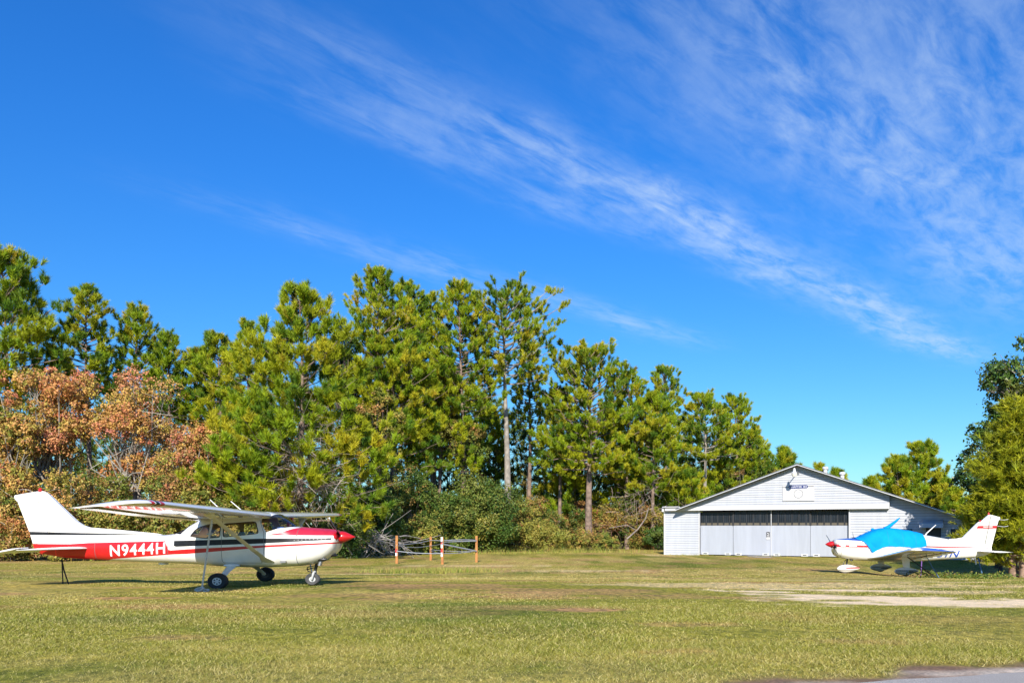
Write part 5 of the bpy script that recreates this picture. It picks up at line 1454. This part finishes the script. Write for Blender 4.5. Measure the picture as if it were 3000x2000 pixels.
bush(375, 1070, 90, 1280, 48, 'dull green bush with red leaves above the middle of the near wing', 304, OLIVE, (3, 2, 2, 1.5, 1.5))
bush(470, 1090, 85, 1280, 48, 'yellow-green bush behind the cabin of the red-nosed plane', 305, OLIVE, (3, 3, 2, 1, .5))
bush(570, 1130, 85, 1275, 48, 'mixed green bush behind the roof aerials of the red-nosed plane', 306, OLIVE, (3, 2, 2, 1, .6))
bush(660, 1100, 75, 1270, 48, 'viny brown-green bush above the red cowling', 307, MIXV + DARKG, (2, 2, 2, 2, 1, 2, 2, 2, 1), patchy=.3)
bush(770, 1140, 80, 1265, 49, 'dark bush behind the propeller of the red-nosed plane', 308, DARKG, (3, 2, 3, 1), material='gloss')
bush(860, 1090, 75, 1262, 50, 'dark glossy bush right of the red spinner', 309, DARKG, (3, 3, 3, .5), material='gloss', size=.18)
bush(935, 1060, 72, 1262, 52, 'brown-flecked dark viny bush behind the left orange post', 310, DARKG + MIXV[:3], (3, 2, 2, 1, 1, 1.5, 1.5))
bush(955, 1190, 62, 1262, 50, 'low green bush just behind the left orange post', 311, OLIVE, (3, 1, 2, .3, .1))
bush(1010, 1090, 85, 1260, 53, 'big light-flecked green bush behind the orange posts', 312, DARKG + OLIVE[:2], (2, 3, 2, 2, 2, 2), ncl=30)
bush(1105, 1060, 92, 1258, 55, 'largest green bush, right behind the rightmost orange post', 313, DARKG + OLIVE[:2], (3, 3, 2, 2, 1.5, 1.5), ncl=34, size=.18)
bush(1180, 1110, 70, 1256, 57, 'yellow-speckled bush at the foot of the bare-trunked pine', 314, OLIVE, (3, 4, 2, .6, .2))
bush(1235, 1130, 70, 1255, 60, 'russet bush right of the bare-trunked pine', 315, MIXV + DARKG, (2, 2, 3, 2, .6, 2, 2, 2, 1))
bush(1300, 1140, 72, 1254, 62, 'olive and rust bush below the drooping pine boughs', 316, MIXV + DARKG, (2, 3, 2, 1, .5, 2, 2, 2, 1))
bush(1240, 1195, 66, 1262, 56, 'low bright yellow-green bush at the grass edge', 317, OLIVE, (3, 4, 1.5, .3, .1), size=.14)
bush(1370, 1130, 66, 1253, 62, 'reddish-brown bush hiding the foot of the dome-crowned pine', 318, MIXV, (2, 2, 3, 2, 2), patchy=.3)
bush(1385, 1215, 50, 1262, 58, 'small green bush at the grass edge, third from the hangar', 319, OLIVE, (3, 2, 3, .4, .2), size=.14)
bush(1430, 1120, 62, 1252, 63, 'yellow-green viny bush right of the dome-crowned pine trunk', 320, MIXV + DARKG, (3, 3, 1, 2, .3, 2, 2, 2, 1))
bush(1490, 1150, 60, 1255, 62, 'brownish bush near the hangar corner', 321, MIXV, (2, 3, 3, 2, .5), patchy=.4)
bush(1515, 1200, 38, 1262, 60, 'dark bush touching the left hangar corner', 322, DARKG, (3, 2, 3, .6))
bush(1330, 1205, 50, 1260, 57, 'thin straw-and-green bush between the two low green ones', 323, OLIVE, (3, 3, 1, 1, .3), size=.13, patchy=.4)
TW(690, 965, 95, 1150, 47.5, 'grey-brown tangle of dead vines under the broad bushy pine', 401, n=300)
TW(740, 1080, 75, 1160, 47, 'pale bare twigs above the far wing of the red-nosed plane', 402, n=110, col=(.42, .36, .33))
TW(870, 1225, 60, 1272, 47, 'grey brush pile on the grass left of the orange posts', 403, n=150, col=(.34, .31, .30), depth=2, wid=.02)
TW(350, 900, 90, 1060, 50, 'bare grey twigs in the half-bare pinkish maple', 404, n=60, col=(.36, .31, .28))
TW(1470, 1105, 70, 1200, 60, 'pinkish-grey dead limbs leaning left of the hangar', 405, n=110, col=(.36, .27, .24))
TW(1378, 1195, 40, 1262, 59, 'red-brown dead stems at the grass edge below the dome-crowned pine', 406, n=90, col=(.28, .15, .10))
TW(60, 1110, 90, 1290, 46.5, 'grey branches behind the tail of the red-nosed plane', 407, n=40, col=(.36, .32, .28), wid=.02)
b = B(); Yb = deep(1440, 58.5)
b.tube([at(1440 * S, 1237 * S, Yb), at(1465 * S, 1215 * S, Yb), at(1483 * S, 1190 * S, Yb - .3), at(1490 * S, 1165 * S, Yb - .6)], [.07, .06, .05, .03], 7); b.tube([at(1400 * S, 1212 * S, Yb), at(1440 * S, 1205 * S, Yb), at(1462 * S, 1218 * S, Yb)], [.03, .035, .03], 6)
tag(b.make('fallen_branch', M['deadwood'], None, None, 60), 'long curved bleached branch leaning near the hangar corner', 'branch')

# far woods behind the first trees: one mass
r = np.random.default_rng(55)
prof_u = np.array([-300, 0, 150, 380, 520, 700, 860, 1060, 1240, 1400, 1560, 1700, 1800, 1960]); prof_v = np.array([900, 930, 880, 930, 960, 860, 850, 860, 1010, 960, 1010, 1030, 1110, 1160])
V, C_ = [], []
n_t = 12000
uu = r.uniform(-250, 1900, n_t); YY = r.uniform(80, 98, n_t)
top = np.interp(uu, prof_u, prof_v) - 15; vv = top + (1240 - top) * r.random(n_t) ** .9
pos_ = np.stack([(uu * S - 1500) * YY / F, YY, (HZ - vv * S) * YY / F], 1)
Vn, Cn = needles(pos_, unit(r.normal(size=(n_t, 3)) * .5 + np.array([0, -.3, .8])), 30, .62, .045, .9, pick(r, n_t, [(.10, .15, .016), (.16, .19, .02), (.06, .10, .015), (.20, .15, .04)], (3, 2, 3, 1)), r, .5)
V.append(Vn); C_.append(Cn)
for i in range(170):
    u_, Y_ = r.uniform(-250, 1900), r.uniform(77, 95)
    x_ = (u_ * S - 1500) * Y_ / F; g_ = float(gz(Y_)); zt_ = (HZ - (np.interp(u_, prof_u, prof_v) - 20 + 160 * r.random()) * S) * Y_ / F
    lx = r.normal() * .25; w_ = r.uniform(.06, .13); cc_ = np.array((.26, .21, .17)) * r.uniform(.4, 1.5)
    for k in range(5):
        a0, a1 = 2 * math.pi * k / 5, 2 * math.pi * (k + 1) / 5
        q0 = np.array([x_ + w_ * math.cos(a0), Y_ + w_ * math.sin(a0), g_]); q1 = np.array([x_ + w_ * math.cos(a1), Y_ + w_ * math.sin(a1), g_])
        tp_ = np.array([lx, 0, zt_ - g_]); s0_ = np.array([x_, Y_, g_])
        q2 = s0_ + (q1 - s0_) * .08 + tp_; q3 = s0_ + (q0 - s0_) * .08 + tp_
        V.append(np.array([q0, q1, q2, q0, q2, q3])); C_.append(np.array([cc_, cc_]))
n_u = 4200                                       # shrub layer under them
uu = r.uniform(-250, 1900, n_u); YY = r.uniform(77, 92, n_u)
pos_ = np.stack([(uu * S - 1500) * YY / F, YY, gz(YY) + r.random(n_u) ** 1.3 * 7.5], 1)
Vn, Cn = needles(pos_, unit(r.normal(size=(n_u, 3))), 34, .42, .055, 1.2, pick(r, n_u, [(.08, .11, .016), (.16, .14, .03), (.05, .07, .014), (.20, .12, .04)], (3, 2, 3, 1)), r, .5)
V.append(Vn); C_.append(Cn)
tag(np_mesh('forest', np.concatenate(V), 3, np.concatenate(C_), M['needle']), 'dim mass of far trunks and foliage behind the front row of trees', 'woods', kind='stuff')

# trees at the right edge
CED = [(.32, .33, .014), (.19, .24, .014), (.42, .39, .018), (.09, .13, .012)]
def cedar(u, vt, hw, vb, Y, label, seed, n=1500, trunk_u=None, dark=0.0):
    r = np.random.default_rng(seed)
    x, _, zt = at(u * S, vt * S, Y); gnd = float(gz(Y, x)); H = zt - gnd; z0 = at(u * S, vb * S, Y)[2] - gnd; R = hw * S * Y / F
    root = empty('cedar_tree', (x, Y, gnd), 0, label, 'cedar', 'cedars by the low-wing plane')
    tx = (at(trunk_u * S, 0, Y)[0] - x) if trunk_u else 0.0
    tb = B(); tb.tube([(tx + .04, 0, -.1), (tx, 0, .35), (tx - .05, 0, H * .3), (tx * .4, 0, H * .6), (0, 0, H * .97)], [.24, .17, .14, .10, .02], 12)
    for k in range(5): tb.blob((tx + .15 * math.sin(k * 2.1), -.13, .25 + .13 * k), (.07, .06, .09), 8, 6)
    nb = 70; P_, D_ = [], []
    for i in range(nb):
        s_ = (i + r.random()) / nb; z = z0 + (H - z0) * s_ * .95; az = i * 2.4 + r.uniform(-.4, .4); d = np.array([math.cos(az), math.sin(az), 0])
        L_ = R * ((1 - s_) ** .48 * (.85 + .15 * min(1, s_ / .2)) + .06) * r.uniform(.7, 1.12)
        b0 = np.array([tx * (1 - s_), 0, z]); e_ = b0 + d * L_ + np.array([0, 0, L_ * r.uniform(-.05, .5)])
        tb.tube([tuple(b0), tuple((b0 + e_) / 2 - np.array([0, 0, .04 * L_])), tuple(e_)], [.045, .03, .01], 5)
        for k in range(max(3, int(n / nb * (.4 + 1.2 * L_ / R)))):
            t = r.random() ** .5 * .9 + .1
            P_.append(b0 + (e_ - b0) * t + r.normal(size=3) * .16 * R * np.array([.7, .7, .5])); D_.append(d * .8 + np.array([0, 0, .55]) + r.normal(size=3) * .35)
    P_, D_ = np.array(P_), unit(np.array(D_))
    tb.make('trunk', M['cedarbark'], root, None, 60)
    # feathery sprays: flat little fans
    Vn, Cn = needles(P_, D_, 26, .27, .015, .75, (pick(r, len(P_), CED, (3, 2, 1.6, 1.2)) * .5 + np.array(CED[0]) * .45), r, .30)
    np_mesh('crown', Vn, 3, Cn, M['needle'], root)
    return root
cedar(2335, 905, 108, 1275, 37.0, 'big yellow-green cedar behind the tail of the low-wing plane', 501, n=3800, trunk_u=2327)
cedar(2410, 930, 130, 1280, 36.5, 'cedar cut off by the right edge, right beside the big one', 502, n=3000, trunk_u=2351)
LF(2385, 752, 128, 1000, 42, 'magnolia_tree', 'tall glossy dark magnolia rising behind the cedars at the right edge', 'magnolia', 503, DARKG + [(.17, .155, .03)], (3, 3, 2, 1, .8), ncl=60, size=.20, dens=70, clump=.24, material='gloss', patchy=.15, stem='barkgrey')
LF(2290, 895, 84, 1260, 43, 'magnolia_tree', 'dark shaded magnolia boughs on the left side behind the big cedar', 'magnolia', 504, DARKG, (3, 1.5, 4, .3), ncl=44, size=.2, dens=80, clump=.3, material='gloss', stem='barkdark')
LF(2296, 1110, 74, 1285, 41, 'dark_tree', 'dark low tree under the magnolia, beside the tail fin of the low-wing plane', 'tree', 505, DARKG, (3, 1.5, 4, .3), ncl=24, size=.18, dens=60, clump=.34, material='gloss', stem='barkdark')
LF(2250, 1195, 42, 1262, 47, 'bush', 'yellow-green bush beyond the tail of the low-wing plane', 'bush', 506, OLIVE, (3, 3, 2, .3, .1), ncl=14, trunk=False, group='bushes by the cedars')
LF(2335, 1200, 40, 1270, 42, 'bush', 'olive bush behind the cedar trunks', 'bush', 507, OLIVE, (3, 2, 3, .3, .1), ncl=14, trunk=False, group='bushes by the cedars')
# weeds round the tail of the low wing plane
r = np.random.default_rng(77)
n_w = 5200
a_ = r.random(n_w); wx = np.where(a_ < .75, r.normal(17.3, .8, n_w), r.normal(19.2, .5, n_w)); wy = np.where(a_ < .75, r.normal(31.6, .6, n_w), r.normal(33.6, .8, n_w))
wc_ = pick(r, n_w, [(.10, .15, .022), (.16, .19, .03), (.06, .10, .016), (.26, .21, .05)], (3, 3, 2, 1))
hgt = r.random(n_w) * .42 * (vnoise(wx * 1.2, wy * 1.2, 91, 2) + .2)
Vl, Cl = leafs(np.stack([wx, wy, gz(wy, wx) + hgt], 1), np.tile([0, -.3, .8], (n_w, 1)), .085, wc_, r)
tag(np_mesh('weeds', Vl, 4, Cl, M['leaf']), 'low leafy weeds in the grass under the tail of the low-wing plane', 'weeds', kind='stuff')
